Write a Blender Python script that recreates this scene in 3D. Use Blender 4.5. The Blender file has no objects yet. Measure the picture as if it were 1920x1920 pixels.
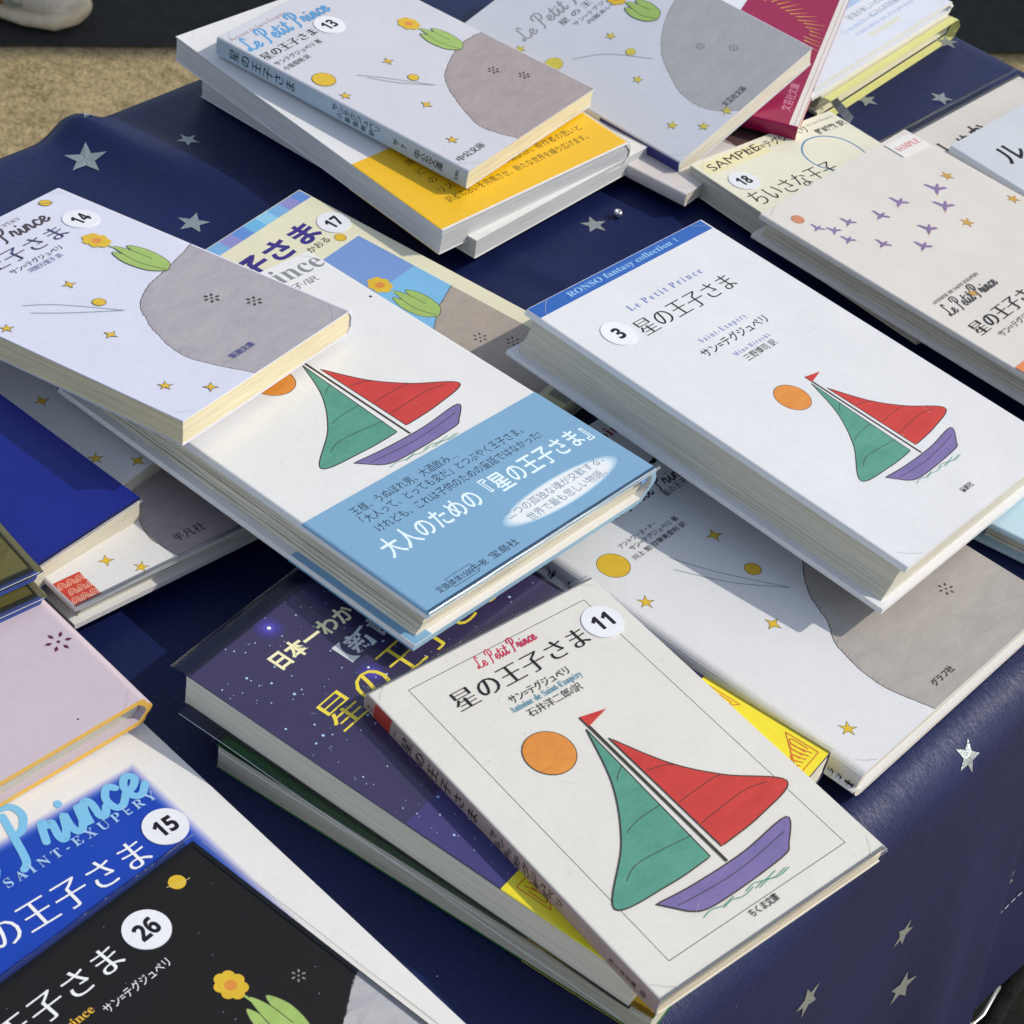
import bpy, bmesh, math, random
from mathutils import Matrix, Vector
random.seed(7)
S = bpy.context.scene
COL = S.collection
MM = 0.001
LAY = 0.0025          # lift of one printed layer over the one below, mm
R = math.radians

# ------------------------------------------------------------------ camera, sky, sun, exposure
CAM_F, CAM_PITCH, CAM_ROLL, CAM_H = 3840.1, 0.73295, 0.17654, 0.5535
fw = Vector((0, math.cos(CAM_PITCH), -math.sin(CAM_PITCH)))
r0 = Vector((1, 0, 0)); u0 = r0.cross(fw)
cr, sr = math.cos(CAM_ROLL), math.sin(CAM_ROLL)
rx_, ux_ = cr*r0 + sr*u0, -sr*r0 + cr*u0
cd = bpy.data.cameras.new('camera'); cam = bpy.data.objects.new('camera', cd); COL.objects.link(cam)
M = Matrix((rx_, ux_, -fw)).transposed().to_4x4(); M.translation = (0, 0, CAM_H)
cam.matrix_world = M
cd.sensor_width = 36; cd.lens = 36*CAM_F/1920; cd.clip_start = 0.02; cd.clip_end = 500
cd.dof.use_dof = True; cd.dof.focus_distance = 0.80; cd.dof.aperture_fstop = 44
S.camera = cam

SUN_AZ, SUN_EL = 20.0, 39.0            # degrees, azimuth from +x towards +y
W = bpy.data.worlds.new("World"); S.world = W; W.use_nodes = True
nt = W.node_tree; bg = nt.nodes['Background']
sky = nt.nodes.new('ShaderNodeTexSky'); sky.sky_type = 'NISHITA'; sky.sun_disc = False
sky.sun_elevation = R(SUN_EL); sky.sun_rotation = R(90 - SUN_AZ); sky.air_density = 1.0; sky.dust_density = 1.0
hs = nt.nodes.new('ShaderNodeHueSaturation'); hs.inputs['Saturation'].default_value = 0.62
nt.links.new(sky.outputs[0], hs.inputs['Color']); nt.links.new(hs.outputs[0], bg.inputs[0]); bg.inputs[1].default_value = 0.138
ld = bpy.data.lights.new('sun', 'SUN'); sun = bpy.data.objects.new('sun', ld); COL.objects.link(sun)
ld.energy = 2.5; ld.angle = R(0.5); ld.color = (1.0, 0.925, 0.80)
sd = Vector((math.cos(R(SUN_EL))*math.cos(R(SUN_AZ)), math.cos(R(SUN_EL))*math.sin(R(SUN_AZ)), math.sin(R(SUN_EL))))
sun.rotation_euler = sd.to_track_quat('Z', 'Y').to_euler(); sun.location = sd*5
S.view_settings.view_transform = 'Standard'; S.view_settings.look = 'None'
S.view_settings.exposure = 0.26; S.view_settings.gamma = 1.0

# ------------------------------------------------------------------ small helpers
def lin(c):
    return tuple((x/255/12.92 if x/255 <= 0.04045 else ((x/255+0.055)/1.055)**2.4) for x in c)

def tag(o, label=None, cat=None, group=None, kind=None):
    if label: o['label'] = label
    if cat: o['category'] = cat
    if group: o['group'] = group
    if kind: o['kind'] = kind
    return o

def empty(name, mw, label, cat, group=None):
    o = bpy.data.objects.new(name, None); COL.objects.link(o); o.empty_display_size = 0.03
    o.matrix_world = mw
    return tag(o, label, cat, group)

def link(name, bm, mats, parent=None, smooth=False):
    me = bpy.data.meshes.new(name)
    bm.to_mesh(me); bm.free()
    for m in mats: me.materials.append(m)
    if smooth:
        for p in me.polygons: p.use_smooth = True
    o = bpy.data.objects.new(name, me); COL.objects.link(o)
    if parent: o.parent = parent
    return o

MATS = {}
def principled(name):
    m = bpy.data.materials.new(name); m.use_nodes = True
    n = m.node_tree; return m, n, n.nodes['Principled BSDF']

def paper(c, rough=0.42, coat=0.0, mott=0.05, bump=0.12, wrinkle=0.0, key=''):
    """printed paper: colour with faint fibre mottling, a fine tooth, gloss where it is film covered"""
    k = ('paper', tuple(c), rough, coat, mott, bump, wrinkle, key)
    if k in MATS: return MATS[k]
    m, n, b = principled('printed_paper'); L = n.links
    tc = n.nodes.new('ShaderNodeTexCoord')
    nz = n.nodes.new('ShaderNodeTexNoise'); nz.inputs['Scale'].default_value = 420; nz.inputs['Detail'].default_value = 3
    big = n.nodes.new('ShaderNodeTexNoise'); big.inputs['Scale'].default_value = 34; big.inputs['Detail'].default_value = 4; big.inputs['Roughness'].default_value = 0.65
    for x in (nz, big): L.new(tc.outputs['Object'], x.inputs['Vector'])
    add = n.nodes.new('ShaderNodeMath'); add.operation = 'ADD'
    L.new(nz.outputs['Fac'], add.inputs[0]); L.new(big.outputs['Fac'], add.inputs[1])
    mr = n.nodes.new('ShaderNodeMapRange'); mr.inputs['From Min'].default_value = 0.6; mr.inputs['From Max'].default_value = 1.4
    mr.inputs['To Min'].default_value = 1-mott; mr.inputs['To Max'].default_value = 1+mott*0.6
    L.new(add.outputs[0], mr.inputs['Value'])
    mx = n.nodes.new('ShaderNodeVectorMath'); mx.operation = 'SCALE'; mx.inputs[0].default_value = lin(c)
    L.new(mr.outputs[0], mx.inputs['Scale']); L.new(mx.outputs[0], b.inputs['Base Color'])
    rr = n.nodes.new('ShaderNodeMapRange'); rr.inputs['From Min'].default_value = .3; rr.inputs['From Max'].default_value = .7
    rr.inputs['To Min'].default_value = max(.1, rough-.1); rr.inputs['To Max'].default_value = rough+.12
    L.new(big.outputs['Fac'], rr.inputs['Value']); L.new(rr.outputs[0], b.inputs['Roughness']); b.inputs['Coat Weight'].default_value = coat; b.inputs['Coat Roughness'].default_value = 0.12
    b.inputs['Specular IOR Level'].default_value = 0.35
    bp = n.nodes.new('ShaderNodeBump'); bp.inputs['Strength'].default_value = bump; bp.inputs['Distance'].default_value = 0.00025
    L.new(nz.outputs['Fac'], bp.inputs['Height'])
    if wrinkle:
        w = n.nodes.new('ShaderNodeTexNoise'); w.inputs['Scale'].default_value = 16; w.inputs['Detail'].default_value = 3; w.inputs['Distortion'].default_value = 1.2
        L.new(tc.outputs['Object'], w.inputs['Vector'])
        b2 = n.nodes.new('ShaderNodeBump'); b2.inputs['Strength'].default_value = wrinkle; b2.inputs['Distance'].default_value = 0.004
        L.new(w.outputs['Fac'], b2.inputs['Height']); L.new(bp.outputs[0], b2.inputs['Normal'])
        L.new(b2.outputs[0], b.inputs['Normal']); L.new(b2.outputs[0], b.inputs['Coat Normal'])
    else:
        L.new(bp.outputs[0], b.inputs['Normal'])
    MATS[k] = m; return m

def ink(c, rough=0.45, mott=0.03):
    return paper(c, rough=rough, mott=mott, bump=0.05, key='ink')

def wash(c, c2=None):
    """watercolour wash: blotchy"""
    k = ('wash', tuple(c))
    if k in MATS: return MATS[k]
    m, n, b = principled('watercolour_wash'); L = n.links
    tc = n.nodes.new('ShaderNodeTexCoord')
    mp = n.nodes.new('ShaderNodeMapping'); mp.inputs['Scale'].default_value = (30, 75, 1); mp.inputs['Rotation'].default_value = (0, 0, 0.5)
    nz = n.nodes.new('ShaderNodeTexNoise'); nz.inputs['Scale'].default_value = 2.2; nz.inputs['Detail'].default_value = 8; nz.inputs['Roughness'].default_value = 0.78; nz.inputs['Distortion'].default_value = .8
    L.new(tc.outputs['Object'], mp.inputs[0]); L.new(mp.outputs[0], nz.inputs['Vector'])
    cr_ = n.nodes.new('ShaderNodeValToRGB'); a = lin(c); d = lin(c2 or tuple(x*0.86 for x in c))
    cr_.color_ramp.elements[0].position = 0.3; cr_.color_ramp.elements[0].color = (*d, 1)
    cr_.color_ramp.elements[1].position = 0.68; cr_.color_ramp.elements[1].color = (*a, 1)
    L.new(nz.outputs['Fac'], cr_.inputs[0]); L.new(cr_.outputs[0], b.inputs['Base Color'])
    b.inputs['Roughness'].default_value = 0.45
    MATS[k] = m; return m

def pages(c=(226, 220, 200), line=0.34, key=''):
    """edge of a page block: thin leaf lines parallel to the covers"""
    k = ('pages', tuple(c), line, key)
    if k in MATS: return MATS[k]
    m, n, b = principled('page_edges'); L = n.links
    tc = n.nodes.new('ShaderNodeTexCoord')
    mp = n.nodes.new('ShaderNodeMapping'); mp.inputs['Scale'].default_value = (9, 9, 5200)
    nz = n.nodes.new('ShaderNodeTexNoise'); nz.inputs['Scale'].default_value = 1; nz.inputs['Detail'].default_value = 2; nz.inputs['Distortion'].default_value = 0.138
    L.new(tc.outputs['Object'], mp.inputs[0]); L.new(mp.outputs[0], nz.inputs['Vector'])
    mp2 = n.nodes.new('ShaderNodeMapping'); mp2.inputs['Scale'].default_value = (40, 40, 1900)
    nz2 = n.nodes.new('ShaderNodeTexNoise'); nz2.inputs['Scale'].default_value = 1; nz2.inputs['Detail'].default_value = 3
    L.new(tc.outputs['Object'], mp2.inputs[0]); L.new(mp2.outputs[0], nz2.inputs['Vector'])
    ad = n.nodes.new('ShaderNodeMath'); ad.operation = 'ADD'; L.new(nz.outputs['Fac'], ad.inputs[0]); L.new(nz2.outputs['Fac'], ad.inputs[1])
    mr = n.nodes.new('ShaderNodeMapRange'); mr.inputs['From Min'].default_value = 0.68; mr.inputs['From Max'].default_value = 1.18
    mr.inputs['To Min'].default_value = 1-line; mr.inputs['To Max'].default_value = 1.04
    L.new(ad.outputs[0], mr.inputs['Value'])
    mx = n.nodes.new('ShaderNodeVectorMath'); mx.operation = 'SCALE'; mx.inputs[0].default_value = lin(c)
    L.new(mr.outputs[0], mx.inputs['Scale']); L.new(mx.outputs[0], b.inputs['Base Color'])
    b.inputs['Roughness'].default_value = 0.8
    bp = n.nodes.new('ShaderNodeBump'); bp.inputs['Strength'].default_value = 0.5; bp.inputs['Distance'].default_value = 0.0003
    L.new(ad.outputs[0], bp.inputs['Height']); L.new(bp.outputs[0], b.inputs['Normal'])
    MATS[k] = m; return m

def film():
    if 'film' in MATS: return MATS['film']
    m = bpy.data.materials.new('clear_film'); m.use_nodes = True; n = m.node_tree; n.nodes.clear(); L = n.links
    out = n.nodes.new('ShaderNodeOutputMaterial'); mix = n.nodes.new('ShaderNodeMixShader')
    tr = n.nodes.new('ShaderNodeBsdfTransparent'); tr.inputs[0].default_value = (0.965, 0.97, 0.975, 1)
    gl = n.nodes.new('ShaderNodeBsdfGlossy'); gl.inputs['Roughness'].default_value = 0.16
    fr = n.nodes.new('ShaderNodeFresnel'); fr.inputs['IOR'].default_value = 1.5
    tc = n.nodes.new('ShaderNodeTexCoord'); nz = n.nodes.new('ShaderNodeTexNoise'); nz.inputs['Scale'].default_value = 30
    L.new(tc.outputs['Object'], nz.inputs['Vector'])
    bp = n.nodes.new('ShaderNodeBump'); bp.inputs['Strength'].default_value = 0.25; bp.inputs['Distance'].default_value = 0.003
    L.new(nz.outputs['Fac'], bp.inputs['Height'])
    L.new(fr.outputs[0], mix.inputs[0])
    L.new(tr.outputs[0], mix.inputs[1]); L.new(gl.outputs[0], mix.inputs[2]); L.new(mix.outputs[0], out.inputs[0])
    MATS['film'] = m; return m
def film_glint():
    if 'film_glint' in MATS: return MATS['film_glint']
    m, n, b = principled('film_edge_glint'); b.inputs['Base Color'].default_value = (.75, .78, .82, 1); b.inputs['Roughness'].default_value = .2  # pale opaque rim, paints the glint along the film's edge
    MATS['film_glint'] = m; return m

# ------------------------------------------------------------------ printing on a flat face (mm, origin top left of the face, y down)
GLYPH = {}
def glyphs(s, off=0.0, res=3):
    k = (s, round(off, 4), res)
    if k in GLYPH: return GLYPH[k]
    c = bpy.data.curves.new('lettering', 'FONT'); c.body = s; c.size = 1; c.offset = off; c.resolution_u = res; c.fill_mode = 'FRONT'
    o = bpy.data.objects.new('lettering', c); COL.objects.link(o)
    bpy.context.view_layer.update()
    me = bpy.data.meshes.new_from_object(o.evaluated_get(bpy.context.evaluated_depsgraph_get()))
    vs = [(v.co.x, v.co.y) for v in me.vertices]; fs = [tuple(p.vertices) for p in me.polygons]
    bpy.data.objects.remove(o); bpy.data.curves.remove(c); bpy.data.meshes.remove(me)
    xs = [v[0] for v in vs] or [0]
    GLYPH[k] = (vs, fs, min(xs), max(xs)); return GLYPH[k]

def serif(s):
    r = ''
    for ch in s:
        if 'A' <= ch <= 'Z': r += chr(0x1D400 + ord(ch) - 65)
        elif 'a' <= ch <= 'z': r += chr(0x1D41A + ord(ch) - 97)
        else: r += ch
    return r
def boldnum(s):
    return ''.join(chr(0x1D7EC + ord(ch) - 48) if ch.isdigit() else ch for ch in s)

SCRIPT = {
 'L': (.66, [[(.5,.82),(.42,1.0),(.28,.9),(.27,.55),(.2,.15),(.05,.03),(0,.14),(.15,.2),(.34,.03),(.55,.03),(.66,.16)]]),
 'e': (.42, [[(0,.15),(.2,.2),(.32,.33),(.2,.43),(.06,.28),(.1,.05),(.25,0),(.42,.14)]]),
 'P': (.66, [[(.3,.92),(.25,.5),(.18,.02),(.06,-.1)], [(0,.72),(.03,.95),(.25,1.06),(.52,1.0),(.6,.76),(.45,.54),(.3,.5)]]),
 't': (.36, [[(0,.12),(.12,.35),(.19,.8),(.12,.3),(.15,.03),(.25,.01),(.36,.14)], [(.02,.52),(.32,.56)]]),
 'i': (.34, [[(0,.12),(.12,.4),(.1,.15),(.15,0),(.25,.01),(.34,.14)], [(.15,.6),(.16,.63)]]),
 'r': (.42, [[(0,.12),(.1,.42),(.15,.46),(.19,.36),(.28,.38),(.24,.1),(.3,0),(.42,.14)]]),
 'n': (.5, [[(0,.14),(.08,.42),(.07,0),(.12,.25),(.23,.42),(.31,.3),(.3,.06),(.38,0),(.5,.14)]]),
 'c': (.42, [[(.34,.34),(.22,.43),(.07,.25),(.12,.03),(.26,0),(.42,.14)]]),
 ' ': (.34, []),
}
def catmull(p, n=6):
    q = [p[0]] + list(p) + [p[-1]]; r = []
    for i in range(1, len(q)-2):
        a, b, c, d = q[i-1], q[i], q[i+1], q[i+2]
        for k in range(n):
            t = k/n
            r.append(tuple(0.5*(2*b[j] + (c[j]-a[j])*t + (2*a[j]-5*b[j]+4*c[j]-d[j])*t*t + (3*b[j]-a[j]-3*c[j]+d[j])*t**3) for j in (0, 1)))
    r.append(tuple(p[-1])); return r

class Print:
    """collects flat print into a bmesh; fmap turns (x mm, y mm down, lift mm) into a local point"""
    def __init__(s, bm, mats, fmap, clip=None):
        s.bm, s.mats, s.f, s.lay, s.clip = bm, mats, fmap, 1, clip
    def mi(s, m):
        if m not in s.mats: s.mats.append(m)
        return s.mats.index(m)
    def up(s, k=1): s.lay += k
    def raw(s, vs, fs, m, lift=None):
        z = LAY*s.lay if lift is None else lift
        if callable(z): bv = [s.bm.verts.new(s.f(v[0], v[1], z(k))) for k, v in enumerate(vs)]
        else: bv = [s.bm.verts.new(s.f(x, y, z)) for x, y in vs]
        i = s.mi(m)
        for f in fs:
            try:
                fc = s.bm.faces.new([bv[k] for k in f]); fc.material_index = i
            except ValueError: pass
    def clip_poly(s, pts):
        if not s.clip: return pts
        x0, y0, x1, y1 = s.clip
        for ax, lim, sg in ((0, x0, 1), (0, x1, -1), (1, y0, 1), (1, y1, -1)):
            out = []
            for i in range(len(pts)):
                a, b = pts[i-1], pts[i]
                ia, ib = (a[ax]-lim)*sg >= 0, (b[ax]-lim)*sg >= 0
                if ia != ib:
                    t = (lim-a[ax])/(b[ax]-a[ax]); out.append((a[0]+(b[0]-a[0])*t, a[1]+(b[1]-a[1])*t))
                if ib: out.append(b)
            pts = out
            if not pts: return []
        return pts
    def poly(s, pts, m):
        pts = s.clip_poly(list(pts))
        if len(pts) >= 3: s.raw(pts, [list(range(len(pts)))], m); s.up()
    def blob(s, pts, m, n=6):
        q = catmull(list(pts)+[pts[0]], n)[:-1]; s.poly(q, m)
    def strips(s, x0, y0, x1, y1, m, n=18):
        vs = [(x0+(x1-x0)*k/n, y) for y in (y0, y1) for k in range(n+1)]
        s.raw(vs, [(k, k+1, n+2+k, n+1+k) for k in range(n)], m); s.up()
    def rect(s, x0, y0, x1, y1, m): s.poly([(x0, y0), (x1, y0), (x1, y1), (x0, y1)], m)
    def line(s, pts, w, m, taper=False, closed=False):
        pts = list(pts)
        if closed: pts.append(pts[0])
        L_, R_ = [], []; n = len(pts)
        for i, p in enumerate(pts):
            a, b = pts[max(i-1, 0)], pts[min(i+1, n-1)]
            if closed and i in (0, n-1): a, b = pts[-2], pts[1]
            dx, dy = b[0]-a[0], b[1]-a[1]; d = math.hypot(dx, dy) or 1
            k = w/2*((1-i/(n-1)*0.85) if taper else 1)
            L_.append((p[0]-dy/d*k, p[1]+dx/d*k)); R_.append((p[0]+dy/d*k, p[1]-dx/d*k))
        vs = L_+R_; fs = [(i, i+1, n+i+1, n+i) for i in range(n-1)]
        s.raw(vs, fs, m, (lambda k: LAY*(s.lay+1.6*(k % n)/n)) if n > 6 else None); s.up(2 if n > 6 else 1)
    def curve(s, pts, w, m, **k): s.line(catmull(pts), w, m, **k)
    def frame(s, pts, w, m):
        for i in range(len(pts)): s.line([pts[i-1], pts[i]], w, m)
    def disc(s, x, y, r, m, ky=1.0, n=28, rim=None, rw=0.25):
        if rim: s.raw([(x+(r+rw)*math.cos(t), y+(r+rw)*ky*math.sin(t)) for t in [2*math.pi*k/n for k in range(n)]], [list(range(n))], rim); s.up()
        s.raw([(x+r*math.cos(t), y+r*ky*math.sin(t)) for t in [2*math.pi*k/n for k in range(n)]], [list(range(n))], m); s.up()
    def dots(s, pts, m):
        for x, y, r in pts: s.raw([(x+r*math.cos(t), y+r*math.sin(t)) for t in [2*math.pi*k/8 for k in range(8)]], [list(range(8))], m)
        s.up()
    def star(s, x, y, r, m, rim=None, n=5, rot=None, inner=0.4):
        rot = random.uniform(0, 6) if rot is None else rot
        def pts(R_): return [(x+(R_ if k % 2 == 0 else R_*inner)*math.cos(rot+math.pi*k/n), y+(R_ if k % 2 == 0 else R_*inner)*math.sin(rot+math.pi*k/n)) for k in range(2*n)]
        if rim: s.poly(pts(r*1.2), rim)
        s.poly(pts(r), m)
    def text(s, t, x0, y0, x1=None, size=4, m=None, kind='', off=0.0, y1=None, vstretch=1.0):
        """kind '' plain, 'min' strong uprights and thin bars, 'ser' serif latin"""
        if kind == 'ser': t = serif(t)
        base = -0.012 if kind == 'min' else off
        vs, fs, a, b = glyphs(t, base)
        if not vs: return
        k = size if x1 is None else (x1-x0)/(b-a)
        ky = size*vstretch; sl = 0 if y1 is None or x1 is None else (y1-y0)/(x1-x0)
        shifts = (-0.02, -0.007, 0.007, 0.02) if kind == 'min' else (0,)
        for j, d in enumerate(shifts):
            s.raw([(x0+(vx-a+d)*k, y0-vy*ky+(vx-a)*k*sl) for vx, vy in vs], fs, m, LAY*s.lay+0.001*j)
        s.up()
    def vtext(s, t, x, y0, y1, size, m, kind=''):
        n = len(t); st = (y1-y0)/n
        for i, ch in enumerate(t):
            if ch.strip():
                vs, fs, a, b = glyphs(ch, -0.012 if kind == 'min' else 0.0)
                for j, d in enumerate((-0.018, 0, 0.018) if kind == 'min' else (0,)):
                    s.raw([(x+(vx-(a+b)/2+d)*size, y0+(i+0.85)*st-vy*size) for vx, vy in vs], fs, m, LAY*s.lay+0.001*j)
        s.up()
    def script(s, t, x0, y0, x1, size, m, w=0.085):
        tot = sum(SCRIPT[ch][0] for ch in t); k = (x1-x0)/tot; x = x0
        for ch in t:
            wd, st = SCRIPT[ch]
            for p in st:
                q = [(x+px*k+py*0.12*size, y0-py*size) for px, py in p]
                s.curve(q, w*size, m)
                for e in (q[0], q[-1]): s.dots([(e[0], e[1], w*size*0.5)], m)
            x += wd*k
        s.up()
    def flower(s, x, y, r, m):
        for k in range(6):
            a = k*math.pi/3+0.3; c, d = math.cos(a), math.sin(a)
            s.raw([(x+c*r*0.45, y+d*r*0.45), (x+c*r*0.75-d*r*0.18, y+d*r*0.75+c*r*0.18), (x+c*r*1.1, y+d*r*1.1), (x+c*r*0.75+d*r*0.18, y+d*r*0.75-c*r*0.18)], [(0, 1, 2, 3)], m)
        s.dots([(x, y, r*0.16)], m)

# ------------------------------------------------------------------ book builder
def profile(w, T, t, spine, bulge, rad):
    """closed outline (x, z) in mm of a wrapped cover: front at z = T, back at z = 0; x from -w/2 to w/2, spine at -w/2 before mirroring"""
    out, inn = [], []
    x0 = -w/2
    e = min(t*0.45, 0.8)
    out += [(w/2, T-e), (w/2-e*0.4, T-e*0.25), (w/2-e, T)]
    N = 7
    for k in range(N+1):
        a = math.pi/2*k/N; out.append((x0+rad-rad*math.sin(a), T-rad+rad*math.cos(a)))
    for k in range(1, 8):
        q = k/8; out.append((x0-bulge*math.sin(math.pi*q), T-rad-(T-2*rad)*q))
    for k in range(N+1):
        a = math.pi/2*k/N; out.append((x0+rad-rad*math.cos(a), rad-rad*math.sin(a)))
    out += [(w/2-e, 0), (w/2-e*0.4, e*0.25), (w/2, e)]
    r2 = max(rad-t, 0.1)
    inn += [(w/2, t), (x0+t+r2, t)]
    for k in range(1, 8):
        q = k/8; inn.append((x0+t-bulge*0.8*math.sin(math.pi*q), t+r2+(T-2*t-2*r2)*q))
    inn += [(x0+t+r2, T-t), (w/2, T-t)]
    pts = out+inn
    if spine == 'R': pts = [(-x, z) for x, z in pts]
    return pts, len(out)

def sweep(bm, pts, y0, y1, mi=0, shear=lambda x, z: x, ny=1, cap=None):
    n = len(pts); rings = []
    for j in range(ny+1):
        y = y0+(y1-y0)*j/ny
        rings.append([bm.verts.new((shear(x, z)*MM, y*MM, z*MM)) for x, z in pts])
    for j in range(ny):
        for i in range(n):
            f = bm.faces.new((rings[j][i], rings[j][(i+1) % n], rings[j+1][(i+1) % n], rings[j+1][i])); f.material_index = mi; f.smooth = False
    for r in (rings[0], rings[-1][::-1]):
        f = bm.faces.new(r); f.material_index = mi if cap is None else cap
    return rings

class Book:
    def __init__(s, key, label, T, spine, cover, kind='soft', page=(226, 220, 200), shear=0.0, name=None, board=None, group='books laid out on the tablecloth', cat='book', flare=None, pline=0.34, coat=0.0, rough=0.42, wrinkle=0.0, edge=None, srad=None, ragged=.06, inner=None):
        x, y, z, yaw, rx, ry, s.w, s.h = POSE[key]
        s.T, s.spine, s.kind = T, spine, kind; s.cover_rgb = cover; s.stuck = []
        s.rot = Matrix.Rotation(R(ry), 3, 'Y') @ Matrix.Rotation(R(rx), 3, 'X') @ Matrix.Rotation(R(yaw), 3, 'Z')
        c = Vector((x, y, z)) - s.rot @ Vector((0, 0, T))
        mw = s.rot.to_4x4(); mw.translation = c*MM
        s.root = empty(name or ('hardcover_book' if kind == 'hard' else 'paperback_book'), mw, label, cat, group)
        s.mw = mw
        sh = (lambda x_, z_: x_-shear*(1-z_/T)); s.sh = sh
        t = 2.3 if kind == 'hard' else 0.4
        s.t = t
        bulge = 2.6 if kind == 'hard' else 0.25
        rad = min(srad or (3.2 if kind == 'hard' else 1.3), T*0.42); s.rad = rad
        pts, _ = profile(s.w, T, t, spine, bulge, rad)
        bm = bmesh.new()
        s.mcover = paper(cover, coat=coat, rough=rough, wrinkle=wrinkle)
        s.mats = [s.mcover]
        if edge: s.mats.append(paper(edge, rough=0.6))
        sweep(bm, pts, -s.h/2, s.h/2, 0, sh, cap=1 if edge else None)
        bmesh.ops.recalc_face_normals(bm, faces=bm.faces[:])
        s.bm = bm
        s.P = Print(bm, s.mats, s.front, clip=((rad if spine == 'L' else 0.5), 0.15, s.w-(rad if spine == 'R' else 0.5), s.h-0.15))
        if inner:                      # the band's flap folded over the free edge of the back board
            y0, y1, col = inner; sg = -1 if spine == 'R' else 1
            pl = paper(col, key='flap'); s.mats.append(pl); k_ = len(s.mats)-1
            v = [bm.verts.new((sh(sg*(s.w/2-a), t)*MM, (s.h/2-b)*MM, (t+.06)*MM)) for a, b in ((.3, y0), (9, y0), (9, y1), (.3, y1))]
            f = bm.faces.new(v if spine == 'L' else v[::-1]); f.material_index = k_
        # page block: a few signatures, each shifted a hair
        ins = 3.2 if kind == 'hard' else 0.45
        sx = 1 if spine == 'L' else -1
        pm = bmesh.new(); ns = max(3, int(T/1.7)); z = t+0.02; H = T-2*t-0.04
        rng = random.Random(hash_(key))
        cuts = sorted([0, 1]+[(k+rng.uniform(-.25, .25))/ns for k in range(1, ns)])
        for k in range(len(cuts)-1):
            za, zb = z+H*cuts[k], z+H*cuts[k+1]-(0.03 if ragged > .1 else 0.003)
            q = ((cuts[k]+cuts[k+1])/2-0.5)*2
            cave = (1.6*(1-q*q) if kind == 'hard' else 0.12*(1-q*q))
            dy, dx = rng.uniform(-ragged, ragged), rng.uniform(-ragged, ragged)
            xa = -s.w/2+t+0.6-(1.6*(1-q*q) if kind == 'hard' else 0); xb = s.w/2-ins-cave+dx
            if spine == 'R': xa, xb = -xb, -xa
            ya, yb = -s.h/2+ins+dy, s.h/2-ins+dy
            v = [pm.verts.new((sh(a, c_)*MM, b*MM, c_*MM)) for c_ in (za, zb) for a, b in ((xa, ya), (xb, ya), (xb, yb), (xa, yb))]
            for f in ((3, 2, 1, 0), (4, 5, 6, 7), (0, 1, 5, 4), (1, 2, 6, 5), (2, 3, 7, 6), (3, 0, 4, 7)): pm.faces.new([v[i] for i in f])
        link('page_block', pm, [pages(page, pline)], s.root)
    def front(s, x, y, z): return Vector((s.sh(x-s.w/2, s.T)*MM, (s.h/2-y)*MM, (s.T+z)*MM))
    def spine_print(s):
        """x runs from the back cover to the front cover, y down from the head"""
        sg = -1 if s.spine == 'L' else 1
        b = 2.6 if s.kind == 'hard' else 0.25
        def f(x, y, z):
            xx = x if sg < 0 else s.T-x
            q = min(max((xx-s.rad)/(s.T-2*s.rad), 0), 1)
            e = s.rad-min(xx, s.T-xx); ins = s.rad-math.sqrt(max(s.rad**2-e*e, 0)) if e > 0 else 0
            return Vector((s.sh(sg*(s.w/2-ins+b*math.sin(math.pi*q)+0.06+z), xx)*MM, (s.h/2-y)*MM, xx*MM))
        return Print(s.bm, s.mats, f)
    def band(s, y0, y1, col, name='paper_band', thick=0.22, coat=0.0, rough=0.42):
        """a paper band wrapped round the cover"""
        t = thick
        pts, no = profile(s.w+(0.0), s.T, s.t, s.spine, 2.6 if s.kind == 'hard' else 0.25, s.rad)
        outer = pts[:no]
        c = (0, s.T/2)
        off = []
        for i, p in enumerate(outer):
            a, b = outer[max(i-1, 0)], outer[min(i+1, no-1)]
            dx, dz = b[0]-a[0], b[1]-a[1]; d = math.hypot(dx, dz) or 1
            nx, nz = -dz/d, dx/d
            if nx*(p[0]-c[0]) + nz*(p[1]-c[1]) < 0: nx, nz = -nx, -nz
            off.append((p[0]+nx*t, p[1]+nz*t))
        inner = []
        for p, q in zip(outer, off): inner.append((p[0]+(q[0]-p[0])*0.25, p[1]+(q[1]-p[1])*0.25))
        bm = bmesh.new(); mats = [paper(col, coat=coat, rough=rough, key=name)]
        sweep(bm, off+inner[::-1], s.h/2-y1, s.h/2-y0, 0, s.sh)
        bmesh.ops.recalc_face_normals(bm, faces=bm.faces[:])
        P = Print(bm, mats, lambda x, y, z: s.front(x, y, z+t), clip=(s.rad if s.spine == 'L' else 0.6, y0+0.1, s.w-(s.rad if s.spine == 'R' else 0.6), y1-0.1))
        def fin():
            return link(name, bm, mats, s.root)
        return P, fin
    def sticker(s, num, x, y, r=7.8, lift=0.32, rot=0.0):
        bm = bmesh.new(); mats = [paper((232, 233, 238), rough=0.35, key='sticker')]
        n = 40; base = 0.05+lift
        ring0 = [bm.verts.new(s.front(x+r*math.cos(a), y+r*math.sin(a), base-0.34)) for a in [2*math.pi*k/n for k in range(n)]]
        ring1 = [bm.verts.new(s.front(x+r*math.cos(a), y+r*math.sin(a), base)) for a in [2*math.pi*k/n for k in range(n)]]
        bm.faces.new(ring1[::-1]); bm.faces.new(ring0)
        for i in range(n): bm.faces.new((ring0[i], ring0[(i+1) % n], ring1[(i+1) % n], ring1[i]))
        bmesh.ops.recalc_face_normals(bm, faces=bm.faces[:])
        c_, s_ = math.cos(rot), math.sin(rot)
        P = Print(bm, mats, lambda a, b, z: s.front(x+(a-x)*c_-(b-y)*s_, y+(a-x)*s_+(b-y)*c_, z+base))
        wd = r*0.52*len(num)+ (0 if len(num) > 1 else 0.6)
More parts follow.
